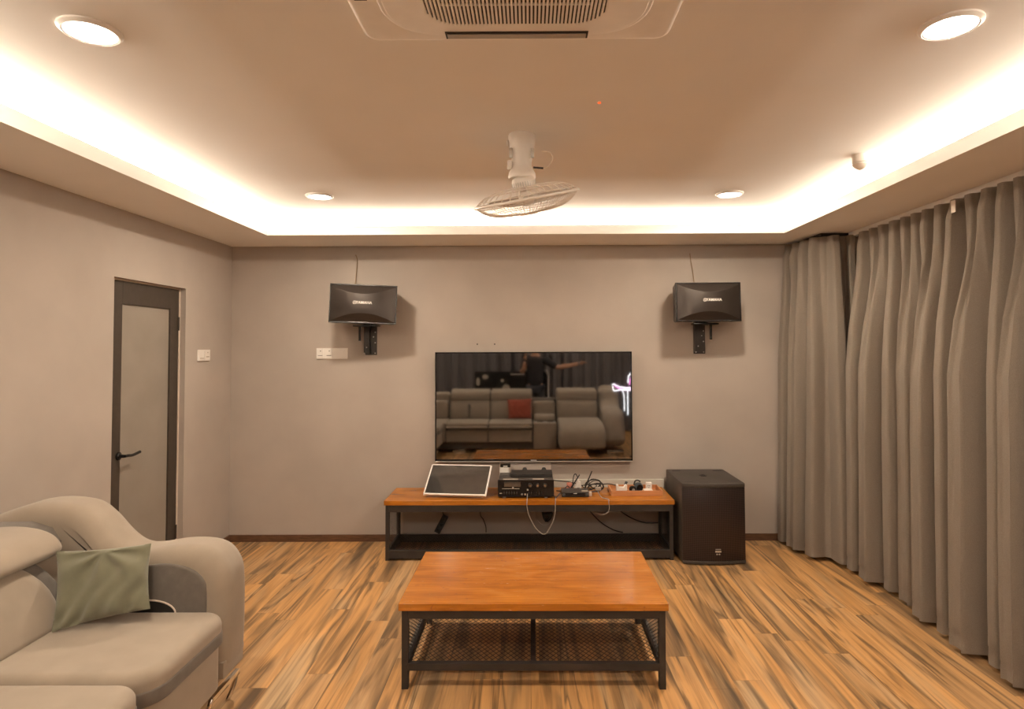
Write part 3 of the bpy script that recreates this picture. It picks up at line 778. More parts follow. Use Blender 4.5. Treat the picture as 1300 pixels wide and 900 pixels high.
# ------------------------------------------------------------------ TV bench
BX0, BX1, BY0, BY1, BZ = -1.135, 1.117, 4.800, 5.246, .4614
t = thing('tv_bench', 'long low TV bench with wooden top and black steel mesh frame under the TV', 'tv bench', (0, 5.02, 0))
bm = BM(); box(bm, BX0, BX1, BY0, BY1, BZ-.037, BZ, .003); link('top', bm, STANDW, t)
def frame_parts(t, X0, X1, Y0, Y1, zt, rail_t, zlow0, zlow1, leg, depth=.03):
    for x in (X0, X1-leg):
        for y in (Y0, Y1-leg):
            bm = BM(); box(bm, x, x+leg, y, y+leg, 0, zt, .0015); link('leg', bm, STEEL, t)
    for y in (Y0, Y1-depth):
        bm = BM(); box(bm, X0+leg, X1-leg, y, y+depth, zt-rail_t, zt, .0015); link('upper_rail', bm, STEEL, t)
        bm = BM(); box(bm, X0+leg, X1-leg, y, y+depth, zlow0, zlow1, .0015); link('lower_rail', bm, STEEL, t)
    for x in (X0, X1-leg):
        bm = BM(); box(bm, x, x+leg, Y0+leg, Y1-leg, zt-rail_t, zt, .0015); link('upper_side_rail', bm, STEEL, t)
        bm = BM(); box(bm, x, x+leg, Y0+leg, Y1-leg, zlow0, zlow1, .0015); link('lower_side_rail', bm, STEEL, t)
FX0, FX1, FY0, FY1 = BX0+.012, BX1-.012, BY0+.004, BY1-.012
frame_parts(t, FX0, FX1, FY0, FY1, BZ-.037, .052, .016, .078, .028)
bm = BM(); lattice(bm, (FX0+.028, FY0+.03, .074), (1, 0, 0), (0, 1, 0), FX1-FX0-.056, FY1-FY0-.06, .030, .034, .006); link('mesh_shelf', bm, MESHM, t)
for x in (FX0+.014, FX1-.014):
    bm = BM(); lattice(bm, (x, FY0+.028, .078), (0, 1, 0), (0, 0, 1), FY1-FY0-.056, BZ-.037-.052-.078, .030, .018); link('mesh_side', bm, MESHM, t)

# ------------------------------------------------------------------ coffee table
AX0, AX1, AY0, AY1, AZ = -.637, .6655, 3.0, 3.756, .4125
MR = Matrix.Translation(((AX0+AX1)/2, (AY0+AY1)/2, 0)) @ Matrix.Rotation(math.radians(-.35), 4, 'Z') @ Matrix.Translation((-(AX0+AX1)/2, -(AY0+AY1)/2, 0))
t = thing('coffee_table', 'low coffee table with worn orange-brown wooden top and black mesh shelf', 'coffee table', ((AX0+AX1)/2, (AY0+AY1)/2, 0))
bm = BM(); box(bm, AX0, AX1, AY0, AY1, AZ-.036, AZ, .003); link('top', bm, TOPW, t)
GX0, GX1, GY0, GY1 = AX0+.014, AX1-.014, AY0+.012, AY1-.012
frame_parts(t, GX0, GX1, GY0, GY1, AZ-.036, .042, .088, .122, .032)
bm = BM(); lattice(bm, (GX0+.03, GY0+.03, .116), (1, 0, 0), (0, 1, 0), GX1-GX0-.06, GY1-GY0-.06, .030, .042, .0024); link('mesh_shelf', bm, MESHM, t)
bm = BM(); box(bm, .0, .026, GY0+.03, GY1-.03, .086, .110); box(bm, .0, .026, GY1-.028, GY1-.002, .11, AZ-.07); link('centre_brace', bm, STEEL, t)
for x in (GX0+.016, GX1-.016):
    bm = BM(); lattice(bm, (x, GY0+.032, .12), (0, 1, 0), (0, 0, 1), GY1-GY0-.064, AZ-.036-.042-.12, .032, .018, .0028); link('mesh_side', bm, MESHM, t)
t.rotation_euler = (0, 0, math.radians(-.3))

# ------------------------------------------------------------------ subwoofer
SX0, SX1, SY0, SY1, SZ = 1.151, 1.632, 4.715, 5.252, .609
t = thing('subwoofer', 'black floor subwoofer with perforated front beside the TV bench', 'subwoofer', ((SX0+SX1)/2, (SY0+SY1)/2, 0))
bm = BM(); box(bm, SX0, SX1, SY0, SY1, 0.006, SZ, .008); link('cabinet', bm, SUBBODY, t, True, 30)
bm = BM(); nn = 16
for i in range(nn+1):
    u = -1+2*i/nn
fr = [((SX0+SX1)/2+u*(SX1-SX0)/2*.985, SY0-.030*(1-u*u)-.002) for u in [-1+2*i/nn for i in range(nn+1)]]
prof = fr+[((SX1)-.006, SY0+.01), (SX0+.006, SY0+.01)]
puff(bm, prof, .030, SZ-.030, .004, .004, 'z', 2); link('grille', bm, SUBGR, t, True, 40)
bm = BM(); puff(bm, [(p[0], p[1]-.004 if k < nn+1 else p[1]) for k, p in enumerate(prof)], SZ-.030, SZ-.002, .004, .004, 'z', 2); link('front_rim', bm, SUBBODY, t, True, 40)
bm = BM(); puff(bm, [(p[0], p[1]-.004 if k < nn+1 else p[1]) for k, p in enumerate(prof)], .006, .030, .004, .004, 'z', 2)
link('front_rim', bm, SUBBODY, t, True, 40)
for (px, py) in ((SX0+.07, SY0+.07), (SX1-.07, SY0+.07), (SX0+.07, SY1-.07), (SX1-.07, SY1-.07)):
    bm = BM(); box(bm, px-.035, px+.035, py-.012, py+.012, SZ-.001, SZ+.002, .0015); link('stacking_recess', bm, BLACKP, t)
bm = BM(); lathe(bm, [(.030, 0), (.030, .003), (.018, .003), (.016, -.002), (0, -.002)], Matrix.Translation((1.39, 4.99, SZ)), 24); link('pole_socket', bm, BLACKP, t, True)
cxs = (SX0+SX1)/2+.02; yb_ = SY0-.0385
bm = BM(); box(bm, cxs-.022, cxs+.022, yb_, yb_+.003, .098, .112, .001); bd = link('badge', bm, LABEL, t)
bm = BM(); box(bm, cxs-.020, cxs+.020, yb_, yb_+.003, .120, .124); link('badge_line', bm, SILVER, t)
for sx in (-.014, .004):
    bm = BM(); box(bm, cxs+sx, cxs+sx+.010, yb_, yb_+.003, .080, .090); link('badge_mark', bm, SILVER, t)

# ------------------------------------------------------------------ things on the bench
Z0 = BZ
# touch monitor lying back
W_, Hh, T_ = .506, .318, .030
MM = Matrix.Translation((-.595, 4.865, Z0+.022)) @ Matrix.Rotation(math.radians(-7), 4, 'Z') @ Matrix.Rotation(math.radians(-54), 4, 'X')
t = thing('touch_monitor', 'white framed touch screen monitor lying tilted back on the TV bench', 'monitor', (-.595, 4.95, Z0))
bm = BM(); puff(bm, rrect(-W_/2, W_/2, 0, Hh, .015), .0, .010, .003, 0, 'z', 2)
X90 = Matrix.Rotation(PI/2, 4, 'X')
link('frame', bm, WHITE, t, True, 40, xform=MM @ X90 @ Matrix.Translation((0, 0, -.0)))
bm = BM(); box(bm, -W_/2+.012, W_/2-.012, .013, Hh-.012, .009, .0115); link('screen', bm, SCREEN2, t, xform=MM @ X90)
bm = BM(); vs = []
for (ins, z) in ((0.0, 0), (.035, -.030)):
    vs.append([bm.verts.new((x, y, z)) for x, y in ((-W_/2+ins, ins*.4), (W_/2-ins, ins*.4), (W_/2-ins, Hh-ins), (-W_/2+ins, Hh-ins))])
bm.faces.new(vs[1][::-1]); bm.faces.new(vs[0])
for q in range(4): bm.faces.new((vs[0][q], vs[0][(q+1) % 4], vs[1][(q+1) % 4], vs[1][q]))
link('back_shell', bm, WHITE, t, xform=MM @ X90)
bm = BM(); box(bm, -.66, -.52, 4.94, 5.12, Z0, Z0+.008, .002); tube(bm, [(-.56, 5.10, Z0+.006), (-.56, 5.045, Z0+.115)], .008, 8); tube(bm, [(-.62, 5.10, Z0+.006), (-.62, 5.045, Z0+.115)], .008, 8); link('stand', bm, WHITE, t)

# karaoke amplifier
t = thing('karaoke_amplifier', 'black karaoke amplifier with three silver-topped knobs in the middle of the bench', 'amplifier', (-.03, 5.0, Z0))
ax0, ax1, ay0, ay1, az0, az1 = -.254, .186, 4.862, 5.165, Z0+.012, Z0+.143
bm = BM(); box(bm, ax0+.004, ax1-.004, ay0+.01, ay1, az0, az1-.003, .002); link('case', bm, SUBBODY, t)
bm = BM(); box(bm, ax0, ax1, ay0, ay0+.012, az0, az1, .003); link('front_panel', bm, BLACKG, t)
for i in range(3):
    kx = -.005+.0-.0+i*.058+.005
    bm = BM(); lathe(bm, [(0, .026), (.012, .026), (.0135, .022), (.0155, .002), (.0155, 0)], Matrix.Translation((kx, ay0, az0+.092)) @ Matrix.Rotation(PI/2, 4, 'X'), 24)
    kn = link('knob', bm, BLACKP, t, True)
    bm = BM(); lathe(bm, [(0, .0265), (.009, .0265), (.0135, .020), (.0145, .010)], Matrix.Translation((kx, ay0, az0+.092)) @ Matrix.Rotation(PI/2, 4, 'X'), 24); link('knob_ring', bm, CHROME, t, True)
for i in range(12):
    kx = -.205+i*.020+(.075 if i > 5 else 0)
    bm = BM(); box(bm, kx-.002, kx+.002, ay0-.0015, ay0+.001, az0+.016, az0+.045); box(bm, kx-.005, kx+.005, ay0-.007, ay0, az0+.027, az0+.034, .001); link('slider', bm, STEEL, t)
bm = BM(); box(bm, -.222, -.085, ay0-.0015, ay0+.001, az0+.062, az0+.066); box(bm, -.240, -.222, ay0-.0015, ay0+.001, az0+.026, az0+.031); link('printed_line', bm, LABEL, t)
bm = BM(); box(bm, -.205, -.075, ay0-.002, ay0+.001, az0+.078, az0+.118, .001); link('display', bm, SCREEN2, t)
bm = BM(); lathe(bm, [(0, .012), (.006, .012), (.007, 0)], Matrix.Translation((-.135, ay0, az0+.072)) @ Matrix.Rotation(PI/2, 4, 'X'), 14); link('power_button', bm, SILVER, t, True)
for kx in (-.04, -.02, -.065):
    bm = BM(); lathe(bm, [(.003, .004), (.007, .003), (.007, 0)], Matrix.Translation((kx, ay0, az0+(.055 if kx == -.02 else .020))) @ Matrix.Rotation(PI/2, 4, 'X'), 14); link('jack_socket', bm, SILVER, t, True)
for (x, y) in ((-.205, ay0+.03), (.125, ay0+.03), (-.205, ay1-.03), (.125, ay1-.03)):
    bm = BM(); lathe(bm, [(.014, 0), (.016, .012)], Matrix.Translation((x, y, Z0)), 14); link('foot', bm, SILVER, t, True)
bm = BM(); box(bm, -.215, -.095, ay0+.025, ay0+.065, az1-.003, az1-.002); link('sticker', bm, LABEL, t)
bm = BM(); box(bm, .02, .11, ay0+.03, ay0+.07, az1-.003, az1-.002); link('sticker', bm, LABEL, t)
# flat black unit lying on the amplifier
t = thing('media_player', 'thin matt black box lying on top of the karaoke amplifier', 'media player', (.03, 5.1, az1))
bm = BM(); box(bm, -.155, .180, 4.985, 5.160, az1-.002, az1+.022, .002); link('case', bm, STEEL, t)
for kx in (-.045, .115):
    bm = BM(); lathe(bm, [(0, .045), (.012, .043), (.022, .025), (.026, .0)], Matrix.Translation((kx, 5.185, az1-.008)), 16)
    tag(link('cable_plug', bm, BLACKP, smooth=True), 'dark round %s plug standing behind the amplifier' % ('left' if kx < 0 else 'right'), 'plug')
# papers on the wall
bm = BM(); box(bm, -.262, .178, YB-.004, YB-.001, .470, .662)
tag(link('paper_sheet', bm, PAPER), 'white paper sheets on the wall between the TV and the amplifier', 'paper')
bm = BM(); box(bm, -.255, -.178, 5.17, 5.26, Z0, Z0+.180, .003)
tag(link('white_carton', bm, WHITE), 'small white carton behind the left end of the amplifier', 'box')
t = thing('network_box', 'small black box with a pale mark on the white carton', 'device', (-.2, 5.2, Z0+.18))
bm = BM(); box(bm, -.250, -.165, 5.175, 5.235, Z0+.180, Z0+.203, .004); link('case', bm, BLACKG, t)
bm = BM(); box(bm, -.225, -.190, 5.1735, 5.176, Z0+.188, Z0+.195); link('mark', bm, LETTER, t)

# wireless microphone receiver
t = thing('microphone_receiver', 'small black wireless microphone receiver with two antennas on the bench', 'receiver', (.355, 4.95, Z0))
rx0, rx1, ry0, ry1 = .249, .463, 4.885, 5.03
bm = BM(); box(bm, rx0, rx1, ry0, ry1, Z0+.004, Z0+.042, .003); link('case', bm, SUBBODY, t)
bm = BM(); box(bm, rx0+.03, rx1-.03, ry0-.002, ry0+.001, Z0+.010, Z0+.036, .001); link('display', bm, BLACKG, t)
bm = BM(); box(bm, .340, .368, ry0-.003, ry0-.001, Z0+.030, Z0+.034); link('mark', bm, LETTER, t)
for kx in (rx0+.016, rx1-.016):
    bm = BM(); lathe(bm, [(0, .012), (.008, .012), (.010, 0)], Matrix.Translation((kx, ry0, Z0+.022)) @ Matrix.Rotation(PI/2, 4, 'X'), 16); link('knob', bm, BLUEG, t, True)
for (a, b) in (((.325, 5.035, Z0+.03), (.402, 5.03, Z0+.150)), ((.440, 5.035, Z0+.03), (.502, 5.03, Z0+.178))):
    bm = BM(); tube(bm, [a, Vector(a).lerp(Vector(b), .4), b], .006, 8, taper=[1.2, 1, .7]); link('antenna', bm, BLACKP, t, True)
bm = BM(); box(bm, rx1-.055, rx1-.005, ry0+.02, ry0+.06, Z0+.042, Z0+.0435); link('sticker', bm, LABEL, t)

# adapters and tangle
t = thing('power_adapter', 'white triangular power adapter behind the microphone receiver', 'adapter', (.385, 5.12, Z0))
bm = BM(); V = [bm.verts.new(p) for p in ((.355, 5.10, Z0), (.425, 5.10, Z0), (.415, 5.10, Z0+.075), (.395, 5.10, Z0+.080), (.355, 5.15, Z0), (.425, 5.15, Z0), (.415, 5.15, Z0+.075), (.395, 5.15, Z0+.080))]
for f in ((0, 1, 2, 3), (4, 7, 6, 5), (0, 4, 5, 1), (1, 5, 6, 2), (2, 6, 7, 3), (3, 7, 4, 0)): bm.faces.new([V[i] for i in f])
link('body', bm, WHITE, t)
bm = BM(); box(bm, .385, .41, 5.09, 5.10, Z0+.02, Z0+.028); link('slot', bm, BLACKP, t)
bm = BM(); box(bm, .300, .345, 5.08, 5.12, Z0, Z0+.070, .008)
tag(link('plug_block', bm, REDP, smooth=True), 'faded red plug block behind the microphone receiver', 'plug')
bm = BM(); rr = random.Random(5)
for k in range(7):
    c0 = Vector((.53+rr.uniform(-.03, .03), 5.07+rr.uniform(-.02, .03), Z0+.045+rr.uniform(-.012, .02)))
    a0 = rr.uniform(0, 6); tl = rr.uniform(-.5, .5); ra = rr.uniform(.028, .052)
    Mt = Matrix.Translation(c0) @ Matrix.Rotation(tl, 4, 'Y') @ Matrix.Rotation(PI/2+rr.uniform(-.5, .5), 4, 'X')
    tube(bm, [Mt @ Vector((ra*1.3*math.cos(2*PI*q/20+a0), ra*.75*math.sin(2*PI*q/20+a0), .006*math.sin(q))) for q in range(20)], .0035, 6, closed=True)
tag(link('cable_coil', bm, RUBBER, smooth=True), 'tangled coil of black cable between the receiver and the wooden tray', 'cable')
bm = BM(); box(bm, .53, .575, 5.03, 5.06, Z0+.02, Z0+.045, .004)
tag(link('cable_adapter', bm, GREYCAB), 'small grey adapter caught in the tangled black cable', 'adapter')
bm = BM(); box(bm, .455, .49, 4.93, 4.96, Z0, Z0+.032, .004)
tag(link('cable_connector', bm, JAMB), 'cream plastic connector at the right end of the receiver', 'connector')
def cable(pts, r, m, label, name='cable'):
    bm = BM(); tube(bm, spline(pts, 7), r, 7); return tag(link(name, bm, m, smooth=True), label, 'cable')
cable([(.19, 5.12, Z0+.085), (.26, 5.12, Z0+.078), (.33, 5.165, Z0+.060), (.42, 5.165, Z0+.035), (.455, 5.15, Z0+.005)], .004, RUBBER, 'black cable running from the amplifier to the tangled coil')
cable([(.215, 5.10, Z0+.005), (.26, 5.08, Z0+.008), (.29, 5.06, Z0+.04), (.31, 5.06, Z0+.05), (.335, 5.06, Z0+.004)], .004, RUBBER, 'black cable looping beside the faded red plug block')
cable([(.345, 5.08, Z0+.02), (.355, 5.08, Z0+.12), (.372, 5.08, Z0+.145), (.390, 5.08, Z0+.115)], .004, RUBBER, 'black cable arching over the white adapter')
cable([(.41, 5.16, Z0+.03), (.50, 5.165, Z0+.04), (.60, 5.13, Z0+.050), (.655, 5.10, Z0+.058), (.72, 5.06, Z0+.050)], .004, RUBBER, 'black cable leading into the wooden tray')
cable([(.19, 4.92, Z0+.006), (.205, 4.87, Z0+.006), (.235, 4.90, Z0+.03), (.249, 4.92, Z0+.025)], .0035, RUBBER, 'short black lead between amplifier and receiver')

# wooden tray with its contents
t = thing('wooden_tray', 'open wooden tray with small gadgets at the right end of the bench', 'tray', (.87, 5.0, Z0))
tx0, tx1, ty0, ty1, th = .645, 1.055, 4.93, 5.16, .040
bm = BM(); box(bm, tx0, tx1, ty0, ty0+.012, Z0, Z0+th, .001); link('front_board', bm, TRAYW, t)
bm = BM(); box(bm, tx0, tx1, ty1-.012, ty1, Z0, Z0+th, .001); link('back_board', bm, TRAYW, t)
for x in (tx0, tx1-.012):
    bm = BM(); box(bm, x, x+.012, ty0+.012, ty1-.012, Z0, Z0+th, .001); link('side_board', bm, TRAYW, t)
bm = BM(); box(bm, tx0+.012, tx1-.012, ty0+.012, ty1-.012, Z0, Z0+.006); link('bottom', bm, TRAYW, t)
zt = Z0+.0066
t = thing('socket_adapter', 'white notched plug adapter at the left of the wooden tray', 'adapter', (.735, 4.98, zt))
bm = BM()
prof = [(.690, 0), (.775, 0), (.775, .072), (.762, .074), (.750, .055), (.712, .055), (.702, .078), (.690, .074)]
puff(bm, [(a, zt+b) for a, b in prof], 4.955, 4.995, .002, .002, 'y', 2); link('body', bm, WHITE, t)
t = thing('webcam', 'round blue-grey gadget with a dark lens in the wooden tray', 'gadget', (.875, 5.02, zt))
bm = BM(); lathe(bm, [(0, -.03), (.030, -.028), (.036, -.01), (.036, .014), (.030, .026), (0, .028)], Matrix.Translation((.878, 5.025, zt+.044)) @ Matrix.Rotation(PI/2, 4, 'X'), 24); link('body', bm, BLUEG, t, True)
bm = BM(); lathe(bm, [(.026, 0), (.024, .008), (.014, .004), (0, .006)], Matrix.Translation((.884, 4.998, zt+.042)) @ Matrix.Rotation(PI/2, 4, 'X'), 24); link('lens', bm, BLACKG, t, True)
bm = BM(); tube(bm, spline([(.84, 5.02, zt+.06), (.850, 5.02, zt+.092), (.872, 5.02, zt+.098), (.892, 5.02, zt+.086)], 5), .006, 8); link('clip', bm, BLACKP, t, True)
t = thing('earphone_case', 'dark round gadget left of the blue-grey one in the wooden tray', 'gadget', (.815, 5.0, zt))
bm = BM(); lathe(bm, [(0, -.02), (.024, -.018), (.028, 0), (.024, .016), (0, .018)], Matrix.Translation((.823, 4.99, zt+.034)) @ Matrix.Rotation(PI/2, 4, 'X'), 22); link('body', bm, BLACKG, t, True)
bm = BM(); lathe(bm, [(0, .019), (.012, .0185), (.013, .016)], Matrix.Translation((.828, 4.99, zt+.03)) @ Matrix.Rotation(PI/2, 4, 'X'), 22); link('cap', bm, SILVER, t, True)
bm = BM(); tube(bm, spline([(.775, 5.04, zt), (.772, 5.04, zt+.05), (.785, 5.04, zt+.085)], 4), .011, 10)
tag(link('microphone_clip', bm, BLUEG, smooth=True), 'slim dark blue-grey stick standing behind the notched white adapter', 'gadget')
t = thing('cube_adapter', 'white cube plug with dark pin holes at the right of the tray', 'adapter', (.965, 5.05, zt))
bm = BM(); box(bm, .945, .990, 5.045, 5.085, zt, zt+.072, .003); link('body', bm, WHITE, t)
bm = BM()
for (a, b) in ((.960, .045), (.972, .045), (.966, .03), (.958, .02)): box(bm, a-.003, a+.003, 5.0435, 5.046, zt+b, zt+b+.006)
link('pin_holes', bm, STEEL, t)
bm = BM(); box(bm, -.035, .035, -.022, .022, 0, .004, .001, M=Matrix.Translation((.945, 4.985, zt+.028)) @ Matrix.Rotation(.35, 4, 'Z') @ Matrix.Rotation(.25, 4, 'X'))
tag(link('instruction_card', bm, PAPER), 'small white folded card leaning in the tray in front of the cube plug', 'card')
# cable trunking along the wall
bm = BM(); box(bm, .20, 1.134, 5.252, YB-.002, .40, .522, .003)
tag(link('cable_trunking', bm, TRUNK), 'long pale plastic trunking on the wall behind the bench', 'cable trunking')

# cables hanging under the bench
cable([(-.022, 4.845, .50), (-.024, 4.79, .47), (-.026, 4.786, .42), (-.008, 4.786, .344), (.041, 4.786, .254), (.101, 4.786, .206), (.144, 4.786, .242), (.187, 4.786, .344), (.194, 4.786, .44), (.196, 4.80, Z0+.006), (.20, 4.86, Z0+.006)], .0032, GREYCAB, 'thin grey cable looping over the front of the bench below the amplifier')
cable([(.0, 5.255, .40), (.04, 5.25, .22), (.10, 5.23, .15), (.17, 5.25, .17), (.195, 5.255, .30)], .0032, GREYCAB, 'thin grey cable loop hanging behind the bench under the amplifier')
cable([(.545, 5.0, Z0+.02), (.56, 4.87, Z0+.006), (.605, 4.80, Z0+.006), (.606, 4.788, .45), (.606, 4.788, .385), (.565, 4.80, .350), (.50, 4.90, .34)], .0026, GREYCAB, 'thin pale cable hanging over the bench front near the tray')
cable([(-.422, 5.262, .42), (-.425, 5.262, .24), (-.400, 5.262, .19), (-.378, 5.262, .13), (-.375, 5.25, .082)], .004, RUBBER, 'black cable hanging behind the left half of the bench')
cable([(.47, 5.262, .32), (.511, 5.262, .251), (.60, 5.262, .16), (.70, 5.262, .10), (.78, 5.24, .083)], .005, RUBBER, 'black cable sloping down behind the bench, left of two')
cable([(.72, 5.262, .30), (.764, 5.262, .255), (.87, 5.262, .19), (.98, 5.262, .158), (1.09, 5.262, .157)], .005, RUBBER, 'black cable sloping down behind the bench, right of two')
t = thing('power_strip', 'black power strip hanging behind the left part of the bench', 'power strip', (-.755, 5.25, .07))
MPs = Matrix.Translation((-.755, 5.262, .150)) @ Matrix.Rotation(math.radians(28), 4, 'Y')
bm = BM(); box(bm, -.026, .026, -.018, .018, -.078, .078, .004, M=MPs); link('body', bm, BLACKP, t)
bm = BM()
for q in (-.05, 0, .05): box(bm, -.012, .012, -.0195, -.017, q-.012, q+.012, .001, M=MPs)
link('socket', bm, BLACKG, t)
bm = BM(); tube(bm, spline([(-.722, 5.262, .215), (-.745, 5.264, .26), (-.745, 5.266, .42)], 5), .004, 7); link('lead', bm, RUBBER, t, True)
t = thing('wall_socket_plug', 'black plug in the wall under the middle of the bench', 'plug', (.14, YB, .2))
bm = BM(); puff(bm, [(.095, .245), (.190, .245), (.175, .195), (.150, .170), (.125, .172), (.108, .20)], 5.235, YB-.001, .010, 0, 'y', 3); link('body', bm, BLACKP, t, True)
bm = BM(); lathe(bm, [(.016, 0), (.018, .006), (.012, .007)], Matrix.Translation((.143, 5.235, .205)) @ Matrix.Rotation(PI/2, 4, 'X'), 18, False); link('grip', bm, BLACKG, t, True)

# ------------------------------------------------------------------ left sofa
t = thing('sectional_sofa', 'beige and grey fabric sectional sofa wing along the left wall', 'sofa', (-1.95, 2.2, 0))
arm = spline([(-1.345, .24), (-1.340, .40), (-1.343, .60), (-1.362, .675), (-1.41, .735), (-1.49, .762), (-1.60, .762), (-1.72, .745), (-1.80, .752), (-1.87, .800), (-1.945, .880), (-2.02, .935), (-2.12, .955), (-2.24, .950), (-2.36, .915), (-2.47, .872)], 5)
arm = [(p.x, p.y) for p in arm]+[(-2.50, .84), (-2.50, .24)]
bm = BM(); puff(bm, arm, 2.735, 2.985, .075, .09, 'y', 7); link('armrest', bm, FAB, t, True, 50)
bm = BM(); box(bm, -2.49, -1.352, 2.745, 2.935, .190, .262, .006); link('armrest_base', bm, FAB, t, True)
# grey inset on the inner face of the arm
gp = spline([(-1.425, .44), (-1.425, .585), (-1.438, .630), (-1.475, .667), (-1.535, .690), (-1.61, .700), (-1.72, .690), (-1.85, .672)], 5)
gp = [(p.x, p.y) for p in gp]+[(-2.05, .66), (-2.05, .44)]
bm = BM(); puff(bm, gp, 2.722, 2.80, .008, 0, 'y', 3); ins = link('armrest_inset', bm, FABG, t, True, 50)
bm = BM(); el = [(-1.665+.112*math.cos(a), .490+.056*math.sin(a)) for a in [PI*k/16 for k in range(17)]]
puff(bm, el, 2.7205, 2.7225, 0, 0, 'y', 1); link('storage_slot', bm, BLACKP, t)
bm = BM(); tube(bm, [(a, 2.7195, b) for a, b in el], .004, 6); link('slot_piping', bm, JAMB, t, True)
# seats
def seat(y0, y1, zt=.503):
    pl = rrect(-2.25, -1.322, y0, y1, .1, 7, (.12, .085, .02, .02))
    bm = BM(); puff(bm, pl, zt-.070, zt, 0, .042, 'z', 7)
    s = link('seat_cushion', bm, FAB, t, True, 60)
    bm = BM(); pl2 = rrect(-2.25, -1.319, y0-.003, y1+.003, .1, 7, (.122, .087, .02, .02))
    puff(bm, pl2, zt-.122, zt-.064, .008, .010, 'z', 4); b = link('seat_band', bm, FABG, t, True, 50)
    bm = BM(); pl3 = rrect(-2.25, -1.335, y0+.004, y1-.004, .1, 7, (.11, .08, .02, .02))
    puff(bm, pl3, .190, zt-.118, .008, .004, 'z', 4); link('seat_skirt', bm, FAB, t, True, 50)
seat(2.168, 2.730)
seat(1.55, 2.152)
seat(.95, 1.535)
bm = BM(); box(bm, -2.46, -1.46, .96, 2.90, .11, .20, .01); link('plinth', bm, FABG, t)
# back: grey shell, lumbar rolls, headrests
shell = [(-2.50, .17), (-2.10, .17), (-2.11, .50), (-2.10, .74), (-2.07, .80), (-2.11, .858), (-2.20, .886), (-2.34, .882), (-2.46, .85), (-2.50, .80)]
bm = BM(); puff(bm, shell, .95, 2.765, .02, 0, 'y', 3); link('back_shell', bm, FABG, t, True, 50)
_lum = [(p.x, p.y) for p in spline([(-2.20, .46), (-2.00, .455), (-1.945, .490), (-1.935, .58), (-1.965, .68), (-2.01, .745), (-2.09, .772), (-2.20, .77)], 5)]
def back_pad(name, y0, y1, z0, z1, xf, xb, rtop, rr, m, lean=.36, bulge=.02):
    # rounded upper far corner as seen from the front; the face leans back as it rises
    bm = BM(); pl = rrect(y0, y1, z0, z1, .05, 9, (.05, rtop, .05, .04))
    puff(bm, pl, xb, xf, 0, rr, 'x', 7)
    for v in bm.verts:
        k = (v.co.z-.46)/.31
        if v.co.x > xb+.01: v.co.x += -.085*max(0, k)**1.5 + bulge*math.sin(PI*max(0, min(1, k)))
    return link(name, bm, m, t, True, 60)
back_pad('lumbar_cushion', 2.135, 2.585, .475, .835, -1.945, -2.25, .27, .040, FAB)
back_pad('lumbar_band', 2.16, 2.630, .475, .862, -1.962, -2.25, .28, .015, FABG)
back_pad('side_bolster', 2.16, 2.725, .475, .85, -1.985, -2.25, .05, .030, FAB)
back_pad('lumbar_cushion', 1.53, 2.12, .47, .80, -1.940, -2.25, .10, .045, FAB)
back_pad('lumbar_cushion', .95, 1.51, .47, .80, -1.940, -2.25, .10, .045, FAB)
hd = [(p.x, p.y) for p in spline([(-2.34, .775), (-2.12, .760), (-2.035, .765), (-1.998, .79), (-2.005, .825), (-2.045, .862), (-2.12, .886), (-2.22, .892), (-2.34, .880)], 5)]
for (y0, y1) in ((2.135, 2.668), (1.53, 2.12), (.95, 1.51)):
    bm = BM(); puff(bm, hd, y0, y1, .03, .042, 'y', 6); link('headrest', bm, FAB, t, True, 60)
# chrome sled feet
for (y0, y1) in ((2.70, 2.94), (1.3, 1.55)):
    bm = BM(); box(bm, -1.392, -1.370, y0, y1, .115, .142, .004)
    tube(bm, spline([(-1.382, y0+.004, .128), (-1.385, y0-.008, .105), (-1.40, y0, .06), (-1.42, y0+.01, .006)], 4), .011, 10)
    tube(bm, spline([(-1.382, y1-.004, .128), (-1.40, y1, .06), (-1.42, y1-.01, .006)], 4), .011, 10)
    link('foot', bm, CHROME, t, True, 40)
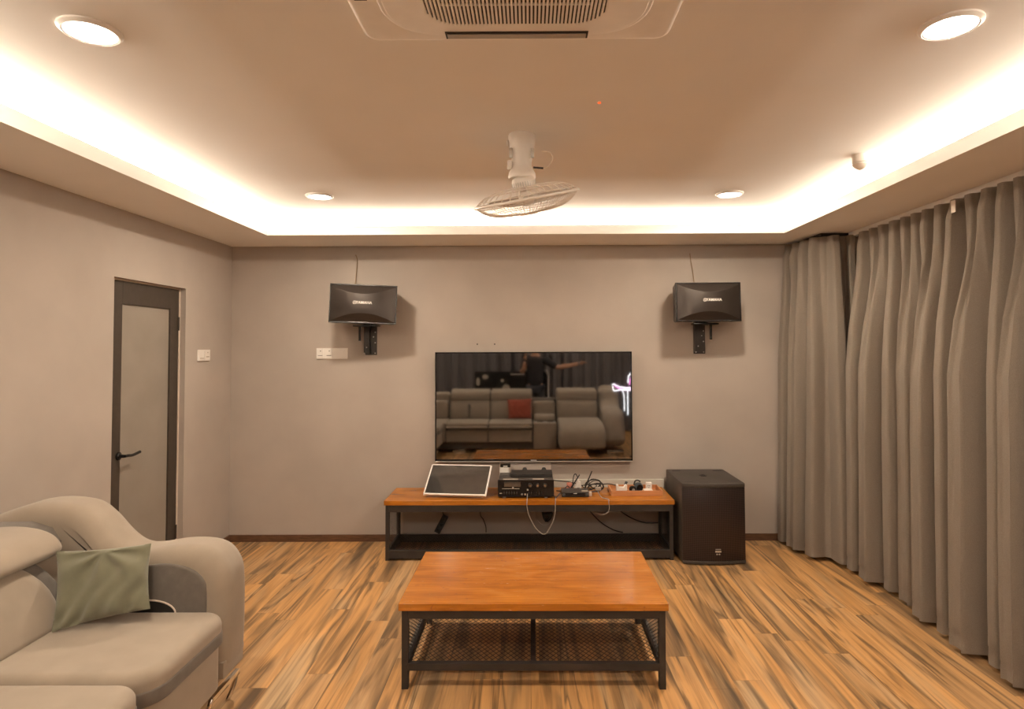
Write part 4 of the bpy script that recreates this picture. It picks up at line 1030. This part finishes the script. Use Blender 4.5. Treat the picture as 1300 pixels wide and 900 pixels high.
# cushions
def cushion(name, label, P00, P10, P11, P01, th, m, seed=1, wr=.006):
    P00, P10, P11, P01 = map(Vector, (P00, P10, P11, P01))
    nrm = ((P10-P00).cross(P01-P00)).normalized(); N_ = 40
    bm = BM()
    def pt(u, v, s):
        # pinched sides, sharp corners
        pu = u-.5; pv = v-.5
        k = 1-.055*(1-abs(2*pv)**2)*abs(2*pu)**3; k2 = 1-.055*(1-abs(2*pu)**2)*abs(2*pv)**3
        uu, vv = .5+pu*k, .5+pv*k2
        p = P00*(1-uu)*(1-vv)+P10*uu*(1-vv)+P11*uu*vv+P01*(1-uu)*vv
        e = (max(0, 1-(2*pu)**2)**.55)*(max(0, 1-(2*pv)**2)**.55)
        w_ = 0
        if e > 0:
            # creases radiating from the upper middle and along the lower edge
            a = u-.52; b = v-.95
            ang = math.atan2(a, -b+1e-6)
            w_ += wr*1.3*math.sin(ang*7+seed)*math.exp(-((a*a+b*b)**.5)*2.2)*min(1, ((a*a+b*b)**.5)*4)
            w_ += wr*1.0*noise.noise(Vector((u*3+seed, v*2.2, seed*1.7)))*1.4
            w_ += wr*.9*math.sin((u*1.5-v)*16+3*noise.noise(Vector((u*2, v*2, seed))))*math.exp(-v*3.5)
            w_ *= min(1, e*2.5)
        return p+nrm*(s*th/2*e+(w_ if s > 0 else -w_*.3))
    G = {}
    for s in (1, -1):
        for i in range(N_+1):
            for j in range(N_+1):
                edge = i in (0, N_) or j in (0, N_)
                key = (i, j, 0 if edge else s)
                if key not in G: G[key] = bm.verts.new(pt(i/N_, j/N_, s))
    for s in (1, -1):
        for i in range(N_):
            for j in range(N_):
                q = []
                for (a, b) in ((i, j), (i+1, j), (i+1, j+1), (i, j+1)):
                    edge = a in (0, N_) or b in (0, N_)
                    q.append(G[(a, b, 0 if edge else s)])
                bm.faces.new(q if s > 0 else q[::-1])
    return tag(link(name, bm, m, smooth=True, angle=80), label, 'cushion')
cushion('throw_cushion', 'olive green square cushion leaning against the arm of the left sofa',
        (-1.925, 2.500, .508), (-1.590, 2.600, .560), (-1.645, 2.690, .802), (-1.985, 2.595, .800), .10, OLIVE, 2, .016)

# ------------------------------------------------------------------ sofa row facing the TV (seen in the TV's reflection)
t = thing('reclining_sofa', 'beige reclining sofa row with console and chaise, seen reflected in the TV', 'sofa', (.2, .45, 0))
def px_(prof): return prof
def profile_block(name, pts, x0, x1, r, m, k=5, r1=None, ang=60):
    P = [(p.x, p.y) for p in spline(pts, k, closed=True)]
    bm = BM(); puff(bm, P, x0, x1, r, r1, 'x', 6); return link(name, bm, m, t, True, ang)
def block(name, x0, x1, y0, y1, z0, z1, bev, m):
    bm = BM(); box(bm, x0, x1, y0, y1, z0, z1, bev, seg=4); return link(name, bm, m, t, True, 50)
block('plinth', -1.9, 1.12, .02, .78, .06, .20, .01, FABG)
for (x0, x1) in ((-1.31, -.655), (-.645, .035)):
    block('seat_skirt', x0, x1, .2, .86, .17, .365, .02, FAB)
    block('seat_band', x0, x1, .2, .872, .36, .405, .015, FABG)
    profile_block('seat_cushion', [(.2, .40), (.86, .395), (.885, .43), (.86, .475), (.6, .485), (.2, .47)], x0, x1, .03, FAB)
    profile_block('lumbar_cushion', [(.10, .47), (.33, .46), (.375, .55), (.35, .68), (.28, .765), (.10, .77)], x0, x1, .035, FAB)
    profile_block('headrest', [(.0, .77), (.24, .765), (.29, .80), (.28, .89), (.20, .935), (.02, .94)], x0, x1, .03, FAB)
block('lumbar_stripe', -1.01, -.97, .30, .383, .50, .72, .012, FABG)
block('back_shell', -1.26, 1.10, -.02, .20, .15, .80, .04, FABG)
# console with cup holders
block('console', .050, .415, .2, .86, .06, .47, .02, FAB)
block('console_lid', .065, .405, .2, .62, .46, .56, .035, FAB)
block('console_back', .05, .415, .05, .32, .50, .76, .04, FAB)
block('cup_plate', .08, .40, .66, .83, .468, .474, .003, SILVER)
for cx_ in (.16, .32):
    bm = BM(); lathe(bm, [(.048, .476), (.050, .479), (.040, .478), (.038, .474), (0, .474)], Matrix.Translation((cx_, .745, 0)), 24, False); link('cup_holder', bm, BLACKP, t, True)
# chaise with its footrest bulging forward
profile_block('chaise_seat', [(.2, .30), (.2, .49), (.55, .50), (.85, .50), (1.12, .47), (1.26, .38), (1.30, .24), (1.28, .14), (1.1, .12), (.7, .14)], .44, 1.13, .05, FAB)
for v in t.children[-1].data.vertices:
    if v.co.x > .9 and v.co.y > .6: v.co.x += .10*min(1, (v.co.y-.6)/.4)
block('corner_seat', -2.45, -1.32, .2, .90, .17, .485, .03, FAB)
block('corner_back', -2.50, -1.33, -.02, .22, .15, .90, .05, FAB)
block('corner_cushion', -2.20, -1.34, .20, .34, .47, .78, .05, FAB)
profile_block('lumbar_cushion', [(.10, .47), (.36, .46), (.40, .55), (.37, .68), (.30, .765), (.10, .77)], .44, 1.10, .035, FAB)
profile_block('headrest', [(.0, .77), (.24, .765), (.29, .80), (.28, .90), (.20, .945), (.02, .95)], .44, 1.10, .03, FAB)
profile_block('armrest', [(.0, .12), (.0, .93), (.12, .955), (.25, .93), (.34, .78), (.48, .70), (.75, .68), (.93, .60), (1.0, .45), (1.0, .14)], 1.14, 1.46, .09, FAB)
bm = BM(); box(bm, 1.18, 1.44, .92, .98, .0, .06, .01); box(bm, -1.2, -1.0, .80, .86, .0, .06, .01); link('foot', bm, CHROME, t, True)
cushion('throw_cushion', 'rust red cushion on the reclining sofa, seen reflected in the TV',
        (.02, .46, .49), (-.35, .47, .49), (-.37, .40, .80), (.03, .40, .81), .12, RED, 5, .004)

# ------------------------------------------------------------------ rear of the room (reflected)
curtain('curtain', 'dark curtain behind the reclining sofa, seen reflected in the TV', [(XL+.3, YR+.12), (2.3, YR+.12)][::1], CURTD, 2.49, .03, .07, .22, 31, .02, .12, None, True, .012)
t = thing('poster_board', 'black printed board with pale figures, seen reflected in the TV', 'poster', (-.4, -1.2, 0))
bm = BM(); box(bm, -1.04, .34, -1.22, -1.195, .45, 1.19, .004); link('board', bm, BLACKG, t)
bm = BM()
yp = -1.1945
for (a, b, c, e) in ((-.93, -.78, .80, .82), (-.93, -.90, .70, .82), (-.75, -.60, .80, .82), (-.62, -.60, .72, .82), (-.75, -.72, .72, .80), (-.25, -.12, .78, .81), (-.25, -.22, .70, .80), (-.13, -.10, .70, .80), (-.36, -.10, 1.13, 1.145)):
    box(bm, a, b, yp, yp+.003, c, e, .001)
link('lettering', bm, PAPER, t)
bm = BM()
for (cx_, cz_, rx, rz) in ((-.98, 1.0, .035, .075), (-.84, 1.09, .055, .045), (-.45, .84, .08, .11), (-.52, 1.02, .03, .03), (.20, 1.02, .05, .12), (.17, .72, .03, .08)):
    puff(bm, [(cx_+rx*math.cos(2*PI*q/16), cz_+rz*math.sin(2*PI*q/16)) for q in range(16)], yp, yp+.003, 0, 0, 'y', 1)
link('figures', bm, LABEL, t)
bm = BM()
for x in (-.95, .25): tube(bm, [(x, -1.21, .5), (x, -1.15, .0)], .012, 8); tube(bm, [(x, -1.22, .8), (x, -1.36, .0)], .012, 8)
link('easel_legs', bm, BLACKP, t)
t = thing('microphone_stand', 'slim pale microphone stand, seen reflected in the TV', 'microphone stand', (.33, -1.0, 0))
bm = BM(); tube(bm, [(.345, -1.0, .01), (.345, -1.0, 1.12)], .011, 10); link('pole', bm, WHITE, t, True)
bm = BM(); lathe(bm, [(0, .0), (.13, .002), (.12, .014), (.02, .024), (0, .024)], Matrix.Translation((.345, -1.0, 0)), 28); link('base', bm, BLACKP, t, True)
bm = BM(); lathe(bm, [(0, 0), (.018, .004), (.020, .05), (.026, .07), (.028, .09), (.018, .11), (0, .115)], Matrix.Translation((.345, -1.0, 1.12)) @ Matrix.Rotation(-.4, 4, 'Y'), 18); link('microphone', bm, SILVER, t, True)
# neon sign by the right end of the row
t = thing('neon_sign', 'pink and white neon bird outline on a post, seen reflected in the TV', 'neon sign', (1.60, 1.15, 0))
ny = 1.16
bm = BM()
tube(bm, spline([(1.24, ny, 1.075), (1.27, ny, 1.085), (1.33, ny, 1.055), (1.42, ny, 1.035), (1.60, ny, 1.03), (1.70, ny, 1.05), (1.74, ny, 1.12), (1.70, ny, 1.22), (1.60, ny, 1.28), (1.50, ny, 1.22), (1.48, ny, 1.10)], 6), .007, 8)
tube(bm, spline([(1.25, ny, 1.06), (1.26, ny, 1.00), (1.29, ny, .985), (1.36, ny, 1.00), (1.48, ny, .995), (1.62, ny, .99)], 6), .007, 8)
tube(bm, [(1.395, ny, .99), (1.42, ny, .92), (1.425, ny, .68)], .006, 8); tube(bm, [(1.475, ny, .99), (1.475, ny, .62)], .006, 8)
link('white_tube', bm, NEONW, t, True)
bm = BM(); tube(bm, spline([(1.50, ny+.02, 1.08), (1.53, ny+.02, 1.18), (1.60, ny+.02, 1.24), (1.68, ny+.02, 1.20)], 6), .008, 8); tube(bm, spline([(1.27, ny+.02, 1.07), (1.33, ny+.02, 1.03), (1.42, ny+.02, 1.015), (1.60, ny+.02, 1.01)], 6), .007, 8)
link('pink_tube', bm, NEONP, t, True)
bm = BM(); tube(bm, [(1.60, ny+.05, 0.01), (1.60, ny+.05, 1.28)], .010, 10); lathe(bm, [(0, 0), (.12, .001), (.11, .014), (0, .02)], Matrix.Translation((1.60, ny+.05, 0)), 24)
for zz in (.99, 1.03, 1.27): tube(bm, [(1.60, ny+.05, zz), (1.60, ny+.008, zz)], .004, 6)
link('post', bm, BLACKP, t, True)

# ------------------------------------------------------------------ photographer behind the sofa (reflected)
def skin_body(name, verts, edges, rad, m, parent, root=0, lv=2):
    me = bpy.data.meshes.new(name); me.from_pydata(verts, edges, []); o = bpy.data.objects.new(name, me); C.objects.link(o)
    md = o.modifiers.new('skin', 'SKIN'); 
    for i, r in enumerate(rad):
        sv = me.skin_vertices[0].data[i]; sv.radius = r if isinstance(r, tuple) else (r, r)
    me.skin_vertices[0].data[root].use_root = True
    s = o.modifiers.new('sub', 'SUBSURF'); s.levels = lv; s.render_levels = lv
    md.use_smooth_shade = True; me.materials.append(m)
    o.parent = parent; o.matrix_parent_inverse = TH[parent.name]['inv']
    return o
t = thing('person', 'person in dark clothes standing behind the sofa, seen reflected in the TV', 'person', (.10, -.55, 0))
y = -.55
V = [(.10, y, .95), (.10, y, 1.12), (.10, y, 1.32), (.10, y, 1.44), (.10, y+.01, 1.52), (.10, y+.02, 1.60), (.10, y+.02, 1.70),
     (-.08, y, 1.42), (-.14, y+.02, 1.20), (-.10, y+.22, 1.28), (-.09, y+.28, 1.40),
     (.28, y, 1.42), (.50, y+.04, 1.28), (.76, y+.12, 1.33), (.86, y+.15, 1.36),
     (.01, y, .90), (0, y+.02, .50), (-.01, y, .10), (-.01, y+.12, .04), (.19, y, .90), (.20, y+.02, .50), (.21, y, .10), (.21, y+.12, .04)]
Ed = [(0, 1), (1, 2), (2, 3), (3, 4), (4, 5), (5, 6), (3, 7), (7, 8), (8, 9), (9, 10), (3, 11), (11, 12), (12, 13), (13, 14), (0, 15), (15, 16), (16, 17), (17, 18), (0, 19), (19, 20), (20, 21), (21, 22)]
Rd = [(.10, .07), (.115, .08), (.14, .09), (.10, .08), .052, (.07, .085), (.075, .09), .062, .047, .038, .030, .062, .046, .038, .030, .06, .045, .036, .035, .06, .045, .036, .035]
skin_body('body', V, Ed, Rd, SKIN, t)
# hands: palm, four fingers and a thumb
def hand(c, d, n_, name='hand'):
    c, d, n_ = Vector(c), Vector(d).normalized(), Vector(n_).normalized(); s_ = d.cross(n_)
    vs = [c, c+d*.05]; ed = [(0, 1)]; rd = [.026, .028]
    for k, (off, ln) in enumerate(((-.027, .062), (-.009, .072), (.009, .068), (.027, .052))):
        i = len(vs); vs += [c+d*.075+s_*off, c+d*(.075+ln*.5)+s_*off+n_*.008, c+d*(.075+ln*.85)+s_*off+n_*.028]; ed += [(1, i), (i, i+1), (i+1, i+2)]; rd += [.011, .009, .008]
    i = len(vs); vs += [c+d*.03-s_*.035+n_*.01, c+d*.06-s_*.055+n_*.02]; ed += [(0, i), (i, i+1)]; rd += [.012, .009]
    skin_body(name, [tuple(v) for v in vs], ed, rd, SKIN, t)
hand((.875, y+.155, 1.365), (.9, .2, .2), (0, .3, -1)); hand((-.09, y+.29, 1.42), (.1, .3, .95), (.9, .2, 0))
# clothes follow the body
Vs = V[:5]+[V[7], V[8], V[11], V[12]]
Es = [(0, 1), (1, 2), (2, 3), (3, 5), (5, 6), (3, 7), (7, 8)]
Rs = [(.155, .115), (.150, .110), (.170, .115), (.115, .095), .05, .078, .060, .078, .060]
Vs = [(.10, -.55, .90), V[1], V[2], V[3], V[7], V[8], V[11], V[12]]; Es = [(0, 1), (1, 2), (2, 3), (3, 4), (4, 5), (3, 6), (6, 7)]; Rs = [(.158, .118), (.152, .112), (.172, .118), (.112, .09), .078, .058, .078, .058]
skin_body('shirt', Vs, Es, Rs, SHIRT, t)
Vt = [V[0]]+V[15:18]+V[19:22]; skin_body('trousers', Vt, [(0, 1), (1, 2), (2, 3), (0, 4), (4, 5), (5, 6)], [(.150, .112), .098, .072, .056, .098, .072, .056], JEANS, t)
bm = BM(); bmesh.ops.create_icosphere(bm, subdivisions=3, radius=1); 
for v in bm.verts: v.co = Vector((.10+v.co.x*.090, y+.005+v.co.y*.105, 1.695+v.co.z*.105))
bmesh.ops.delete(bm, geom=[v for v in bm.verts if v.co.z < 1.66 or (v.co.y > y+.05 and v.co.z < 1.735)], context='VERTS')
link('hair', bm, HAIR, t, True)
bm = BM(); 
for v in ((.065, 1.655), (.135, 1.655)):
    lathe(bm, [(0, .004), (.010, .003), (.014, 0)], Matrix.Translation((v[0], y+.106, v[1])) @ Matrix.Rotation(-PI/2, 4, 'X'), 12)
link('eyes', bm, HAIR, t, True)
bm = BM(); tube(bm, spline([(.10, y+.10, 1.66), (.10, y+.118, 1.635), (.10, y+.125, 1.618), (.10, y+.105, 1.608)], 4), .010, 8); link('nose', bm, SKIN, t, True)
bm = BM(); tube(bm, spline([(.075, y+.095, 1.583), (.10, y+.108, 1.580), (.125, y+.095, 1.583)], 4), .006, 6); link('mouth', bm, REDP, t, True)
